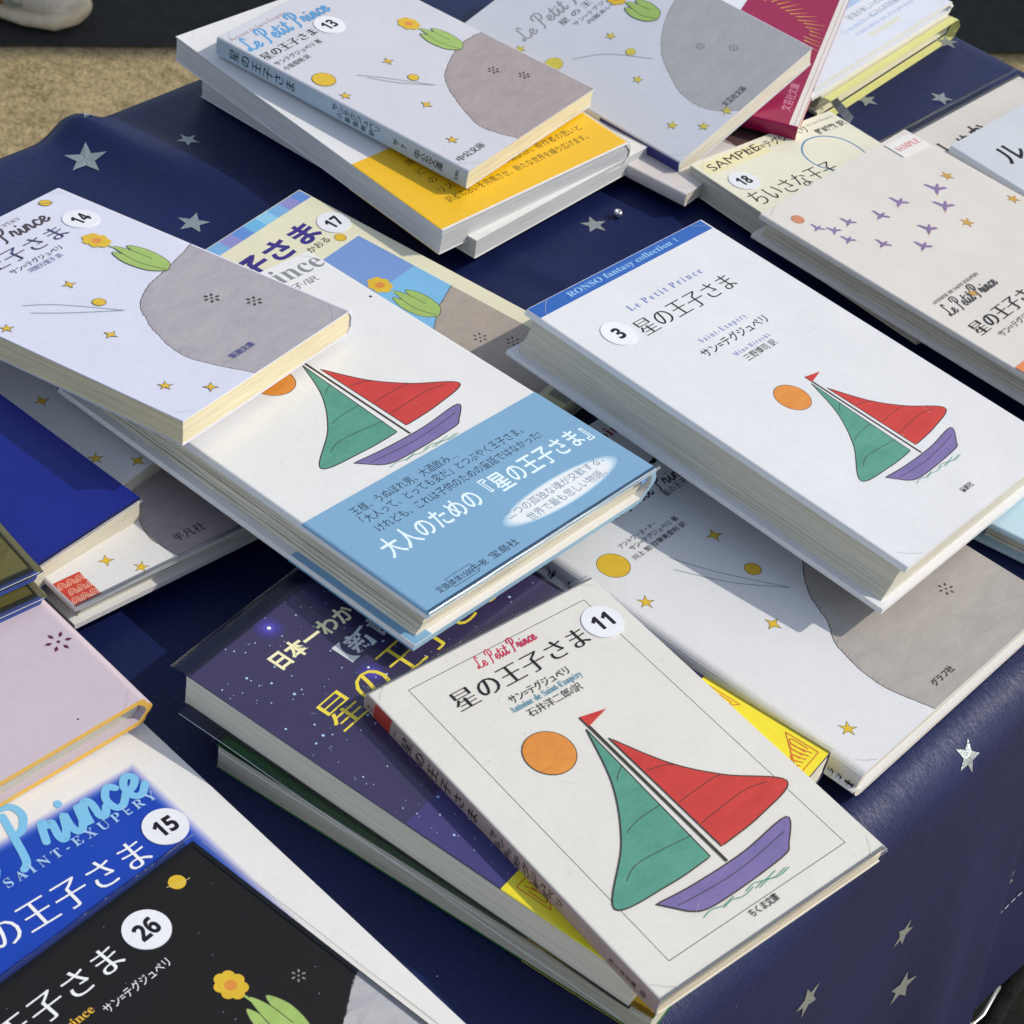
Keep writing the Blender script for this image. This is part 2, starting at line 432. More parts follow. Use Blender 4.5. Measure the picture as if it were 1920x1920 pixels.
        P.text(boldnum(num), x-wd/2, y+r*0.40, x+wd/2, r*1.15, ink((22, 20, 24)), off=.022)
        o = link('number_sticker', bm, mats, s.root); s.stuck.append(o); return o
    def filmrim(s, sides, ov=5.0, z=None, name='clear_film', inset=2.0, wav=0.5):
        """the clear wrapper standing proud of the cover on some sides; a real thin sheet, slightly wavy"""
        z = s.T+0.25 if z is None else z
        bm = bmesh.new()
        def strip(a, b, out, n=14):
            # a,b ends of the cover edge, out = outward direction
            rows = []
            for k in range(n+1):
                t_ = k/n; px, py = a[0]+(b[0]-a[0])*t_, a[1]+(b[1]-a[1])*t_
                wv = wav*math.sin(k*1.7+a[0])*0.5
                rows.append([(px-out[0]*inset, py-out[1]*inset, z+0.05), (px, py, z), (px+out[0]*ov*0.6, py+out[1]*ov*0.6, z-0.3+wv*0.5), (px+out[0]*(ov+wv*0.3), py+out[1]*(ov+wv*0.3), z-0.7+wv)])
            vt = [[bm.verts.new((s.sh(q[0], min(q[2], s.T))*MM, q[1]*MM, q[2]*MM)) for q in r] for r in rows]
            vb = [bm.verts.new((s.sh(r[3][0], min(r[3][2], s.T))*MM, r[3][1]*MM, (r[3][2]-0.3)*MM)) for r in rows]
            for k in range(n):
                for j in range(3):
                    bm.faces.new((vt[k][j], vt[k+1][j], vt[k+1][j+1], vt[k][j+1]))
                fe = bm.faces.new((vt[k][3], vt[k+1][3], vb[k+1], vb[k])); fe.material_index = 1
        W2, H2 = s.w/2, s.h/2
        e = ov
        if 'T' in sides: strip((-W2-(e if 'L' in sides else 0), H2), (W2+(e if 'R' in sides else 0), H2), (0, 1))
        if 'B' in sides: strip((-W2, -H2), (W2, -H2), (0, -1))
        if 'L' in sides: strip((-W2, -H2), (-W2, H2-inset), (-1, 0))
        if 'R' in sides: strip((W2, -H2), (W2, H2-inset), (1, 0))
        bmesh.ops.recalc_face_normals(bm, faces=bm.faces[:])
        return link(name, bm, [film(), film_glint()], s.root, smooth=True)
    def done(s):
        rg = random.Random(hash_(s.root['label'])); P = s.P; P.lay += 2     # handling marks: specks, faint scratches, soft corner creases
        if sum(s.cover_rgb) > 540:
            P.dots([(rg.uniform(3, s.w-3), rg.uniform(3, s.h-3), rg.uniform(.07, .2)) for _ in range(16)], ink((150, 146, 140)))
            for _ in range(7):
                x, y, a, l = rg.uniform(8, s.w-12), rg.uniform(8, s.h-12), rg.uniform(0, 6.28), rg.uniform(2, 9)
                P.line([(x, y), (x+l*.5*math.cos(a), y+l*.5*math.sin(a)+.1), (x+l*math.cos(a), y+l*math.sin(a))], .11, ink(tuple(min(255, c*.93) for c in s.cover_rgb)), taper=True)
            for cx, cy, sx, sy in ((0, 0, 1, 1), (s.w, 0, -1, 1), (s.w, s.h, -1, -1), (0, s.h, 1, -1)):
                d = rg.uniform(4, 9); e = rg.uniform(4, 9); k = s.rad+.6
                P.line([(cx+sx*(k+d), cy+sy*.6), (cx+sx*(k+d*.45), cy+sy*(e*.5)), (cx+sx*(k), cy+sy*e)], .16, ink(tuple(c*.88 for c in s.cover_rgb)))
        s.cover = link('cover', s.bm, s.mats, s.root)
        for st in s.stuck: st.parent = s.cover
        return s.root

def hash_(k): return sum(ord(c)*(i+3) for i, c in enumerate(k))

# ------------------------------------------------------------------ ground, far sheet with shade in its colour, added shade roof
def noise_mat(name, c0, c1, scales, rough=0.9, bump=0.6, dist=0.01, pos=(0.35, 0.65), spec=0.3):
    m, n, b = principled(name); L = n.links
    tc = n.nodes.new('ShaderNodeTexCoord'); acc = None
    for sc_, wt in scales:
        nz = n.nodes.new('ShaderNodeTexNoise'); nz.inputs['Scale'].default_value = sc_; nz.inputs['Detail'].default_value = 5; nz.inputs['Roughness'].default_value = 0.65
        L.new(tc.outputs['Object'], nz.inputs['Vector'])
        mu = n.nodes.new('ShaderNodeMath'); mu.operation = 'MULTIPLY_ADD'; mu.inputs[1].default_value = wt
        L.new(nz.outputs['Fac'], mu.inputs[0])
        if acc is not None: L.new(acc.outputs[0], mu.inputs[2])
        else: mu.inputs[2].default_value = 0
        acc = mu
    cr_ = n.nodes.new('ShaderNodeValToRGB'); cr_.color_ramp.elements[0].position = pos[0]; cr_.color_ramp.elements[1].position = pos[1]
    cr_.color_ramp.elements[0].color = (*lin(c0), 1); cr_.color_ramp.elements[1].color = (*lin(c1), 1)
    L.new(acc.outputs[0], cr_.inputs[0]); L.new(cr_.outputs[0], b.inputs['Base Color'])
    b.inputs['Roughness'].default_value = rough; b.inputs['Specular IOR Level'].default_value = spec
    bp = n.nodes.new('ShaderNodeBump'); bp.inputs['Strength'].default_value = bump; bp.inputs['Distance'].default_value = dist
    L.new(acc.outputs[0], bp.inputs['Height']); L.new(bp.outputs[0], b.inputs['Normal'])
    return m

GZ = -0.7
bm = bmesh.new(); bmesh.ops.create_grid(bm, x_segments=2, y_segments=2, size=60)
gm = noise_mat('sandy_concrete', (100, 86, 58), (204, 184, 138), [(240, .45), (70, .35), (14, .2)], bump=.9, dist=.009, pos=(.38, .62))
o = link('ground', bm, [gm]); o.location.z = GZ; tag(o, kind='structure')
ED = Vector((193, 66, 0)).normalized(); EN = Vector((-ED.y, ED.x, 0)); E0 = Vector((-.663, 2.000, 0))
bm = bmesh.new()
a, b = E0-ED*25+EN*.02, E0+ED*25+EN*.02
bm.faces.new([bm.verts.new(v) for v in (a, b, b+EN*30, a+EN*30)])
o = link('shade_dark_road', bm, [noise_mat('shade_darkened_asphalt', (22, 22, 23), (48, 48, 47), [(420, .5), (40, .5)], bump=.7, dist=.005)]); o.location.z = GZ+.004; tag(o, kind='structure')  # asphalt sheet along the shadow edge, deep shade put into its dark colour

ctr = E0 + Vector((math.cos(R(SUN_AZ)), math.sin(R(SUN_AZ)), 0))*(2.2/math.tan(R(SUN_EL))) + ED*.35  # unseen roof on poles, added towards the sun to shade the far ground
shade_caster = empty('added_shade_roof', Matrix.Translation((ctr.x, ctr.y, GZ)), 'dark canvas market tent shading the road beyond the book table', 'shade_caster')
bm = bmesh.new(); corners_ = []
for z in (2.2, 2.17):
    for a, b in ((-1.3, 0), (1.3, 0), (1.3, 3), (-1.3, 3)): corners_.append(bm.verts.new(ED*a+EN*b+Vector((0, 0, z))))
top = bm.verts.new(EN*1.5+Vector((0, 0, 2.9))); low = bm.verts.new(EN*1.5+Vector((0, 0, 2.87)))
for i in range(4):
    j = (i+1) % 4
    bm.faces.new((corners_[i], corners_[j], top)); bm.faces.new((corners_[4+j], corners_[4+i], low)); bm.faces.new((corners_[4+i], corners_[4+j], corners_[j], corners_[i]))
bmesh.ops.recalc_face_normals(bm, faces=bm.faces[:])
link('shade_roof_panel', bm, [noise_mat('canvas', (30, 40, 60), (38, 50, 72), [(60, 1)], bump=.2)], shade_caster)
pm_ = noise_mat('painted_steel', (150, 150, 150), (170, 170, 170), [(40, 1)], rough=.4, bump=.05)
for a, b in ((-1.25, .05), (1.25, .05), (1.25, 2.95), (-1.25, 2.95)):
    bm = bmesh.new(); bmesh.ops.create_cone(bm, cap_ends=True, segments=12, radius1=.018, radius2=.018, depth=2.17)
    o = link('shade_roof_pole', bm, [pm_], shade_caster); o.location = ED*a+EN*b+Vector((0, 0, 1.085))

# ------------------------------------------------------------------ table and cloth
A54 = R(54); TU = Vector((math.cos(A54), math.sin(A54), 0)); TN = Vector((TU.y, -TU.x, 0))
Q0, RAD, TH = -180., 22., R(83)
QB, RB = -678., 14.
UE = 992.
HEM = 72.
def gs(x, w): return math.exp(-(x/w)**2)
def cross(s):
    if s < QB:
        a = (QB-s)/RB
        if a < R(86): return QB-RB*math.sin(a), -RB*(1-math.cos(a))
        e = QB-s-RB*R(86); return QB-RB*math.sin(R(86))-e*.07, -RB*(1-math.cos(R(86)))-e
    if s <= Q0: return s, 0.
    a = (s-Q0)/RAD
    if a < TH: return Q0+RAD*math.sin(a), -RAD*(1-math.cos(a))
    e = s-Q0-RAD*TH
    return Q0+RAD*math.sin(TH)+e*math.cos(TH), -RAD*(1-math.cos(TH))-e*math.sin(TH)
def along(u):
    if u < UE: return u, 0.
    a = (u-UE)/14.
    if a < R(86): return UE+14*math.sin(a), -14*(1-math.cos(a))
    e = u-UE-14*R(86); return UE+14+e*.07, -13-e
def cloth(u, s, lift=0.):
    q, z = cross(s); uu, z2 = along(u); d = 0.
    drop = s-Q0-RAD*TH
    if drop > 0:
        A = min(1, drop/130.)
        d = A*(7*gs(u-552, 20)-9/(1+math.exp(-(u-614)/3.))*max(0, 1-max(0, u-640)/140.)+1.5*math.sin(u/47.)+4*gs(u-400, 40)*math.sin(drop/40.))
    zz = z+z2
    inside = max(0, min(1, (s-QB)/30.))*max(0, min(1, (Q0-s)/30.))
    if s < Q0 and u < UE:
        zz += -1.1*(0.5+0.5*math.sin(u/61.+s/83.)*math.cos(s/47.-u/120.))*inside
        # a raised fold running in from the back edge, and a shallow crease in the open middle
        k = (s+690)/80.
        if k < 2.2:
            c = 531+22*min(max(k, 0), 1.4); amp = 9.0*max(0, 1-max(k, 0)/2.2)*(1 if s > -700 else max(0, 1-(-700-s)/30))
            zz += amp*gs(u-c, 11+6*max(k, 0))
        c = 614+9*(s+490)/43.
        zz += -1.6*gs(u-c, 7)*max(0, 1-abs(s+470)/70.) + 1.5*gs(u-c-13, 8)*max(0, 1-abs(s+470)/70.)
    p = TU*uu+TN*(q+d); return Vector((p.x, p.y, zz+lift))
def clothp(u, s, lift):
    p = cloth(u, s); a = cloth(u+.5, s)-cloth(u-.5, s); b = cloth(u, s+.5)-cloth(u, s-.5)
    n = a.cross(b); n.normalize()
    if n.z < 0 and s < Q0: n = -n
    if s >= Q0 and n.dot(TN) < 0: n = -n
    return (p+n*lift)*MM

def cloth_mat():
    m, n, b = principled('navy_satin'); L = n.links
    uv = n.nodes.new('ShaderNodeUVMap'); uv.uv_map = 'weave'
    w1 = n.nodes.new('ShaderNodeTexWave'); w1.wave_type = 'BANDS'; w1.bands_direction = 'X'; w1.inputs['Scale'].default_value = 0.30; w1.inputs['Distortion'].default_value = 2.2; w1.inputs['Detail Scale'].default_value = 2
    L.new(uv.outputs[0], w1.inputs['Vector'])
    mp = n.nodes.new('ShaderNodeMapping'); mp.inputs['Scale'].default_value = (1.6, .25, 1)
    nz = n.nodes.new('ShaderNodeTexNoise'); nz.inputs['Scale'].default_value = .9; nz.inputs['Detail'].default_value = 4
    L.new(uv.outputs[0], mp.inputs[0]); L.new(mp.outputs[0], nz.inputs['Vector'])
    big = n.nodes.new('ShaderNodeTexNoise'); big.inputs['Scale'].default_value = .018; big.inputs['Detail'].default_value = 3
    L.new(uv.outputs[0], big.inputs['Vector'])
    ad = n.nodes.new('ShaderNodeMath'); ad.operation = 'MULTIPLY_ADD'; ad.inputs[1].default_value = .5; L.new(w1.outputs['Fac'], ad.inputs[0]); L.new(nz.outputs['Fac'], ad.inputs[2])
    cr_ = n.nodes.new('ShaderNodeValToRGB'); cr_.color_ramp.elements[0].position = .3; cr_.color_ramp.elements[1].position = .75
    cr_.color_ramp.elements[0].color = (*lin((11, 21, 62)), 1); cr_.color_ramp.elements[1].color = (*lin((17, 31, 86)), 1)
    mixn = n.nodes.new('ShaderNodeMath'); mixn.operation = 'MULTIPLY_ADD'; mixn.inputs[1].default_value = .5; L.new(nz.outputs['Fac'], mixn.inputs[0])
    h2 = n.nodes.new('ShaderNodeMath'); h2.operation = 'MULTIPLY'; h2.inputs[1].default_value = .5; L.new(big.outputs['Fac'], h2.inputs[0]); L.new(h2.outputs[0], mixn.inputs[2])
    L.new(mixn.outputs[0], cr_.inputs[0]); L.new(cr_.outputs[0], b.inputs['Base Color'])
    b.inputs['Roughness'].default_value = .44; b.inputs['Specular IOR Level'].default_value = .46; b.inputs['Specular Tint'].default_value = (.80, .84, 1, 1)
    b.inputs['Sheen Weight'].default_value = .0; b.inputs['Sheen Roughness'].default_value = .4; b.inputs['Sheen Tint'].default_value = (.5, .55, .9, 1)
    bp = n.nodes.new('ShaderNodeBump'); bp.inputs['Strength'].default_value = .5; bp.inputs['Distance'].default_value = .0006
    L.new(ad.outputs[0], bp.inputs['Height'])
    b2 = n.nodes.new('ShaderNodeBump'); b2.inputs['Strength'].default_value = .18; b2.inputs['Distance'].default_value = .005
    L.new(big.outputs['Fac'], b2.inputs['Height']); L.new(bp.outputs[0], b2.inputs['Normal']); L.new(b2.outputs[0], b.inputs['Normal'])
    return m

bm = bmesh.new(); uvl = bm.loops.layers.uv.new('weave')
us = []; u = -330.
while u < UE+260: us.append(u); u += 4 if 480 < u < 720 else 8
ss = []; s_ = QB-230
while s_ < HEM: ss.append(s_); s_ += (2.5 if s_ > Q0-6 and s_ < Q0+40 else 2.5 if QB-30 < s_ < QB+4 else 7)
ss.append(HEM)
grid = [[bm.verts.new(cloth(u, s)*MM) for s in ss] for u in us]
for i in range(len(us)-1):
    for j in range(len(ss)-1):
        f = bm.faces.new((grid[i][j], grid[i+1][j], grid[i+1][j+1], grid[i][j+1])); f.smooth = True
        for l, (uu, sv) in zip(f.loops, ((us[i], ss[j]), (us[i+1], ss[j]), (us[i+1], ss[j+1]), (us[i], ss[j+1]))): l[uvl].uv = (uu, sv)
foil, fn, fb = principled('silver_foil'); fb.inputs['Base Color'].default_value = (.40, .44, .45, 1); fb.inputs['Metallic'].default_value = .6; fb.inputs['Roughness'].default_value = .36
tcf = fn.nodes.new('ShaderNodeTexCoord'); nzf = fn.nodes.new('ShaderNodeTexNoise'); nzf.inputs['Scale'].default_value = 900; bpf = fn.nodes.new('ShaderNodeBump'); bpf.inputs['Strength'].default_value = .7; bpf.inputs['Distance'].default_value = .0006
fn.links.new(tcf.outputs['Object'], nzf.inputs['Vector']); fn.links.new(nzf.outputs['Fac'], bpf.inputs['Height']); fn.links.new(bpf.outputs[0], fb.inputs['Normal'])
thread = ink((196, 206, 222))
rng = random.Random(11)
def star_on(u, s, r, rot):
    p = [clothp(u+(r if k % 2 == 0 else r*.42)*math.cos(rot+math.pi*k/5), s+(r if k % 2 == 0 else r*.42)*math.sin(rot+math.pi*k/5), .25) for k in range(10)]
    c = bm.verts.new(clothp(u, s, .28)); v = [bm.verts.new(q) for q in p]
    for k in range(10):
        f = bm.faces.new((c, v[k], v[(k+1) % 10])); f.material_index = 1
for u, s, r, rot in ((519, -659, 10.5, .35), (538, -681, 6, 0), (570, -645, 6, 1), (526, -590, 8, .6), (680, -476, 7, .2), (985, -472, 7, .5), (892, -463, 7, .1), (930, -439, 7, .9),
                     (540, -161, 7, .3), (443, -108, 8, .7), (513, -85, 7, .2), (523, -44, 9, 1.1), (623, -20, 8, .4), (650, -33, 7, .8), (350, -60, 8, .2), (250, -110, 7, .5), (730, -100, 8, .1), (820, -40, 7, .6)):
    star_on(u, s, r, rot)
for _ in range(60):      # loose glitter pressed into the cloth
    u, s, r = rng.uniform(250, 980), rng.uniform(-680, -120), rng.uniform(.18, .4)
    v = [bm.verts.new(clothp(u+r*math.cos(a), s+r*math.sin(a), .2)) for a in (0, 1.57, 3.14, 4.71)]
    f = bm.faces.new(v); f.material_index = 1
k = 624.
while k < 800:           # stitched seam
    v = [bm.verts.new(clothp(a, b, .4)) for a, b in ((k, HEM-71), (k+3.4, HEM-71), (k+3.4, HEM-70.1), (k, HEM-70.1))]
    f = bm.faces.new(v); f.material_index = 2; k += 5.4
o = link('tablecloth', bm, [cloth_mat(), foil, thread])
tag(o, 'navy satin tablecloth scattered with silver foil stars, draped over the table edge', 'tablecloth')

table = empty('folding_table', Matrix.Translation((0, 0, GZ)), 'folding table with bent steel rods, hidden under the starry navy cloth', 'table')
def box_uq(u0, u1, q0, q1, z0, z1, bm=None):
    bm = bm or bmesh.new()
    v = [bm.verts.new((TU*u+TN*q)*MM+Vector((0, 0, z*MM-GZ))) for z in (z0, z1) for u, q in ((u0, q0), (u1, q0), (u1, q1), (u0, q1))]
    for f in ((3, 2, 1, 0), (4, 5, 6, 7), (0, 1, 5, 4), (1, 2, 6, 5), (2, 3, 7, 6), (3, 0, 4, 7)): bm.faces.new([v[i] for i in f])
    bmesh.ops.recalc_face_normals(bm, faces=bm.faces[:])
    return bm
def tube(pts, r, n=10):
    bm = bmesh.new(); rings = []
    for i, p in enumerate(pts):
        d = (pts[min(i+1, len(pts)-1)]-pts[max(i-1, 0)]).normalized(); a = d.orthogonal().normalized(); b = d.cross(a)
        rings.append([bm.verts.new(p+(a*math.cos(2*math.pi*k/n)+b*math.sin(2*math.pi*k/n))*r) for k in range(n)])
    # keep the rings aligned
    for i in range(len(rings)-1):
        best = min(range(n), key=lambda s: (rings[i][0].co-rings[i+1][s].co).length)
        rings[i+1] = rings[i+1][best:]+rings[i+1][:best]
        for k in range(n): bm.faces.new((rings[i][k], rings[i][(k+1) % n], rings[i+1][(k+1) % n], rings[i+1][k]))
    bm.faces.new(rings[0]); bm.faces.new(rings[-1])
    bmesh.ops.recalc_face_normals(bm, faces=bm.faces[:])
    for f in bm.faces: f.smooth = len(f.verts) == 4
    return bm
link('table_top', box_uq(-310, UE-2, QB+1, Q0-1, -24, -2.6), [noise_mat('laminate', (60, 58, 56), (74, 72, 70), [(30, 1)], bump=.1)], table)
st, sn, sb = principled('bright_steel'); sb.inputs['Base Color'].default_value = (.72, .73, .72, 1); sb.inputs['Metallic'].default_value = .9; sb.inputs['Roughness'].default_value = .3
W3 = lambda x, y, z: Vector((x*MM, y*MM, z*MM-GZ))
for u in (-250, UE-60):
    for q in (QB+40, Q0-40):
        p = TU*u+TN*q; link('leg', tube([W3(p.x, p.y, -24), W3(p.x, p.y, -699.5)], .0125), [st], table)
link('brace', tube([W3(200, 568, -352), W3(266.5, 639.3, -332), W3(286.5, 661.4, -330), W3(288, 663, -333)], .0012), [st], table)
link('brace', tube([W3(206, 560, -352), W3(280.8, 644.9, -332), W3(290.6, 656.9, -330), W3(300.6, 676.3, -330), W3(301, 678, -334)], .0012), [st], table)

# black bag standing under the table
bm = bmesh.new(); bmesh.ops.create_cube(bm, size=1)
bmesh.ops.subdivide_edges(bm, edges=bm.edges[:], cuts=14, use_grid_fill=True)
for v in bm.verts:
    x, y, z = v.co; k = 1-.10*(2*z)**2*(1 if z > 0 else .4)
    x *= k; y *= k
    x = math.copysign(abs(x*2)**.9/2, x); z += .03*math.sin(9*x+3)*math.cos(8*y)*(z > .3) + .02*math.sin(21*x-13*y)*(z > .3)
    v.co = (x*.52+.008*math.sin(17*z+5*y), y*.40+.008*math.sin(15*z+4*x), (z+.5)*.33)
bag = empty('cloth_bag', Matrix.Translation((.300, .760, GZ)) @ Matrix.Rotation(A54, 4, 'Z'), 'black slumped cloth bag standing on the ground under the table hem', 'bag')
link('bag_body', bm, [noise_mat('black_canvas', (12, 12, 11), (26, 26, 22), [(30, .6), (300, .4)], bump=.5, dist=.004)], bag, smooth=True)
for sy in (-.06, .06):
    link('strap', tube([Vector((-.09+.18*t, sy+.01*math.sin(6*t), .33+.05*math.sin(math.pi*t)-.012)) for t in [k/10 for k in range(11)]], .006), [noise_mat('strap_webbing', (16, 16, 15), (30, 30, 27), [(90, 1)], bump=.3)], bag)

# small silver bead on the open cloth
bm = bmesh.new(); bmesh.ops.create_uvsphere(bm, u_segments=20, v_segments=12, radius=.0022)
for v in bm.verts:
    r = math.hypot(v.co.x, v.co.y)
    if v.co.z > .0012: v.co.z = .0012-(.0012-r)*.8*(r < .0012)
o = link('bead', bm, [st], smooth=True); o.location = (.0251, .840, .0017)
tag(o, 'tiny silver bead with a dimple, lying on the cloth beside a foil star', 'bead')

# sneaker in the shade beyond the table
shoe = empty('sneaker', Matrix.Translation((-.722, 2.122, GZ+.004)) @ Matrix.Rotation(R(-14), 4, 'Z'), 'off white sneaker with an orange side panel, standing on the shaded road', 'shoe')
def loft(secs, mat, name, parent, n=24):
    bm = bmesh.new(); rings = []
    for x, yw, z0, z1, yo in secs:
        rings.append([bm.verts.new((x, yo+yw*math.copysign(abs(math.cos(a))**.7, math.cos(a)), (z0+z1)/2+(z1-z0)/2*math.copysign(abs(math.sin(a))**.75, math.sin(a)))) for a in [2*math.pi*k/n for k in range(n)]])
    for i in range(len(rings)-1):
        for k in range(n): bm.faces.new((rings[i][k], rings[i][(k+1) % n], rings[i+1][(k+1) % n], rings[i+1][k]))
    bm.faces.new(rings[0]); bm.faces.new(rings[-1])
    bmesh.ops.recalc_face_normals(bm, faces=bm.faces[:])
    return link(name, bm, [mat], parent, smooth=True)
leather = noise_mat('pale_leather', (176, 170, 160), (206, 200, 188), [(25, .6), (200, .4)], bump=.15, dist=.002, rough=.55)
loft([(-.175, .026, .018, .085, 0), (-.16, .036, .014, .10, 0), (-.10, .038, .014, .108, 0), (-.04, .036, .014, .100, 0), (.02, .041, .014, .082, 0), (.07, .044, .014, .066, 0), (.105, .038, .014, .054, 0), (.122, .022, .016, .042, 0)], leather, 'upper', shoe)
loft([(-.185, .026, 0, .026, 0), (-.165, .040, 0, .030, 0), (-.08, .040, 0, .026, 0), (.02, .045, 0, .024, 0), (.08, .048, 0, .024, 0), (.118, .040, .002, .026, 0), (.134, .022, .008, .028, 0)], noise_mat('rubber_sole', (190, 176, 150), (208, 196, 172), [(40, 1)], bump=.1, dist=.002), 'sole', shoe)
loft([(-.07, .012, .026, .078, -.031), (-.03, .014, .024, .074, -.031), (.02, .014, .022, .060, -.034), (.05, .010, .022, .046, -.036)], noise_mat('orange_suede', (196, 104, 56), (214, 124, 70), [(80, 1)], bump=.2, dist=.002), 'side_panel', shoe)
bm = bmesh.new()
for k in range(24):
    a = 2*math.pi*k/24
    for r, y in ((.010, -.0445), (.0155, -.0445), (.0155, -.034), (.010, -.034)): bm.verts.new((.072+r*math.cos(a), y+.006*(r*math.cos(a))/.0155, .040+r*math.sin(a)*.9))
bm.verts.ensure_lookup_table()
for k in range(24):
    for j in range(4): bm.faces.new([bm.verts[i] for i in (4*k+j, 4*k+(j+1) % 4, 4*((k+1) % 24)+(j+1) % 4, 4*((k+1) % 24)+j)])
bmesh.ops.recalc_face_normals(bm, faces=bm.faces[:])
link('ring_badge', bm, [noise_mat('grey_rubber', (120, 128, 120), (140, 146, 138), [(60, 1)], bump=.1)], shoe)
for k in range(4):
    x = -.02+.022*k; z = .098-.0105*k
    link('lace', tube([Vector((x+.004*math.sin(3*t), -.026+.052*t, z+.006*math.sin(math.pi*t))) for t in [j/8 for j in range(9)]], .0028), [noise_mat('lace_cotton', (196, 194, 188), (214, 212, 206), [(200, 1)], bump=.2, dist=.001)], shoe)

# ------------------------------------------------------------------ the books
BLACK = ink((26, 24, 28)); DGREY = ink((70, 68, 72)); RIM = ink((62, 56, 48))
YEL = wash((226, 190, 48), (208, 168, 36)); ORANGE = wash((226, 150, 62), (206, 126, 48))
RED = wash((206, 62, 52), (184, 48, 44)); TEAL = wash((92, 158, 138), (70, 136, 120)); PURP = wash((128, 114, 168), (108, 96, 150))
LGREEN = wash((168, 196, 108), (146, 176, 90)); TAN = wash((198, 140, 96)); WHITEINK = ink((236, 238, 240))

def emblem(P, x0, y0, x1, y1):
    """plain picture: a sailing boat under an orange sun"""
    X = lambda x, y: (x0+(x1-x0)*x, y0+(y1-y0)*y); w = x1-x0; lw = max(0.25, w*0.006)
    P.disc(*X(.30, .13), w*.105, ORANGE, rim=RIM, rw=lw*.6)
    a = catmull([X(.50, .12), X(.40, .38), X(.24, .60), X(.02, .80), X(.26, .835), X(.48, .83)], 8)
    P.poly(a, TEAL); P.line(a, lw, RIM, closed=True)
    a = catmull([X(.545, .20), X(.66, .42), X(.80, .58), X(.99, .74), X(.78, .80), X(.55, .82)], 8)
    P.poly(a, RED); P.line(a, lw, RIM, closed=True)
    P.line([X(.52, .06), X(.518, .88)], lw*2.2, RIM)
    a = catmull([X(.16, .87), X(.34, .885), X(.60, .885), X(.86, .86), X(.78, .95), X(.70, .985), X(.34, .995), X(.24, .96)], 6)
    P.poly(a, PURP); P.line(a, lw, RIM, closed=True)
    P.poly([X(.52, .06), X(.64, .085), X(.52, .115)], RED)
    for a in ([(.495, .33), (.45, .355), (.43, .375)], [(.49, .55), (.37, .555), (.29, .575)], [(.49, .72), (.24, .70), (.14, .735)], [(.56, .40), (.64, .42), (.67, .44)], [(.56, .58), (.74, .57), (.79, .575)], [(.56, .70), (.80, .68), (.92, .70)], [(.22, .92), (.5, .935), (.8, .905)]):
        P.curve([X(*t) for t in a], lw*.55, RIM)
    rg = random.Random(3)
    for k in range(5):
        x, y = rg.uniform(.1, .8), 1.01+.006*k; P.curve([X(x, y), X(x+.05, y-.008), X(x+.1, y+.004), X(x+.16, y-.004)], lw*.6, TEAL)

def sprig(P, x0, y0, x1, y1):
    """plain picture: a leafy bush with a yellow bloom"""
    X = lambda x, y: (x0+(x1-x0)*x, y0+(y1-y0)*y); w = x1-x0
    for a in ([X(.48, 1), X(.2, .86), X(.12, .6), X(.3, .4), X(.44, .62)], [X(.5, 1), X(.82, .9), X(.92, .62), X(.74, .42), X(.56, .66)], [X(.5, .98), X(.34, .72), X(.42, .44), X(.52, .34), X(.64, .5), X(.66, .76)]):
        P.blob(a, LGREEN); P.curve(a, 0.3, RIM)
    P.curve([X(.5, .5), X(.48, .36), X(.46, .24)], 0.8, LGREEN)
    for k in range(7):
        t = k*0.9; P.disc(*X(.46+.17*math.cos(t), .15+.10*math.sin(t)), w*.13, YEL, n=12)
    P.disc(*X(.46, .15), w*.12, ORANGE, n=14)

def hill(P, pts, w, h, top, col, c2=None, rim=RIM, rw=0.3):
    rg = random.Random(int(w*10)); q = catmull(pts, 10)
    q = [q[0]]+[(x+rg.uniform(-.22, .22), y+rg.uniform(-.22, .22)) for x, y in q[1:-1]]+[q[-1]]
    P.poly(q+[(w, h), (w, top)], wash(col, c2)); P.line(q, rw, rim)
    for i in range(4, len(q)-4):       # short pencil hatching inside the outline
        if rg.random() < .55:
            x, y = q[i]; l = rg.uniform(1.2, 5.5); P.line([(x+.2, y), (x+l*.5, y-.15*l+rg.uniform(-.3, .3)), (x+l, y-.1*l)], .14, rim, taper=True); P.lay -= 1
    P.up()

def stars(P, pts, r=3.0, rim=RIM):
    for i, (x, y) in enumerate(pts): P.star(x, y, r*0.92, YEL, rim, n=5 if i % 2 else 4, rot=0.4+i*1.3, inner=0.36)

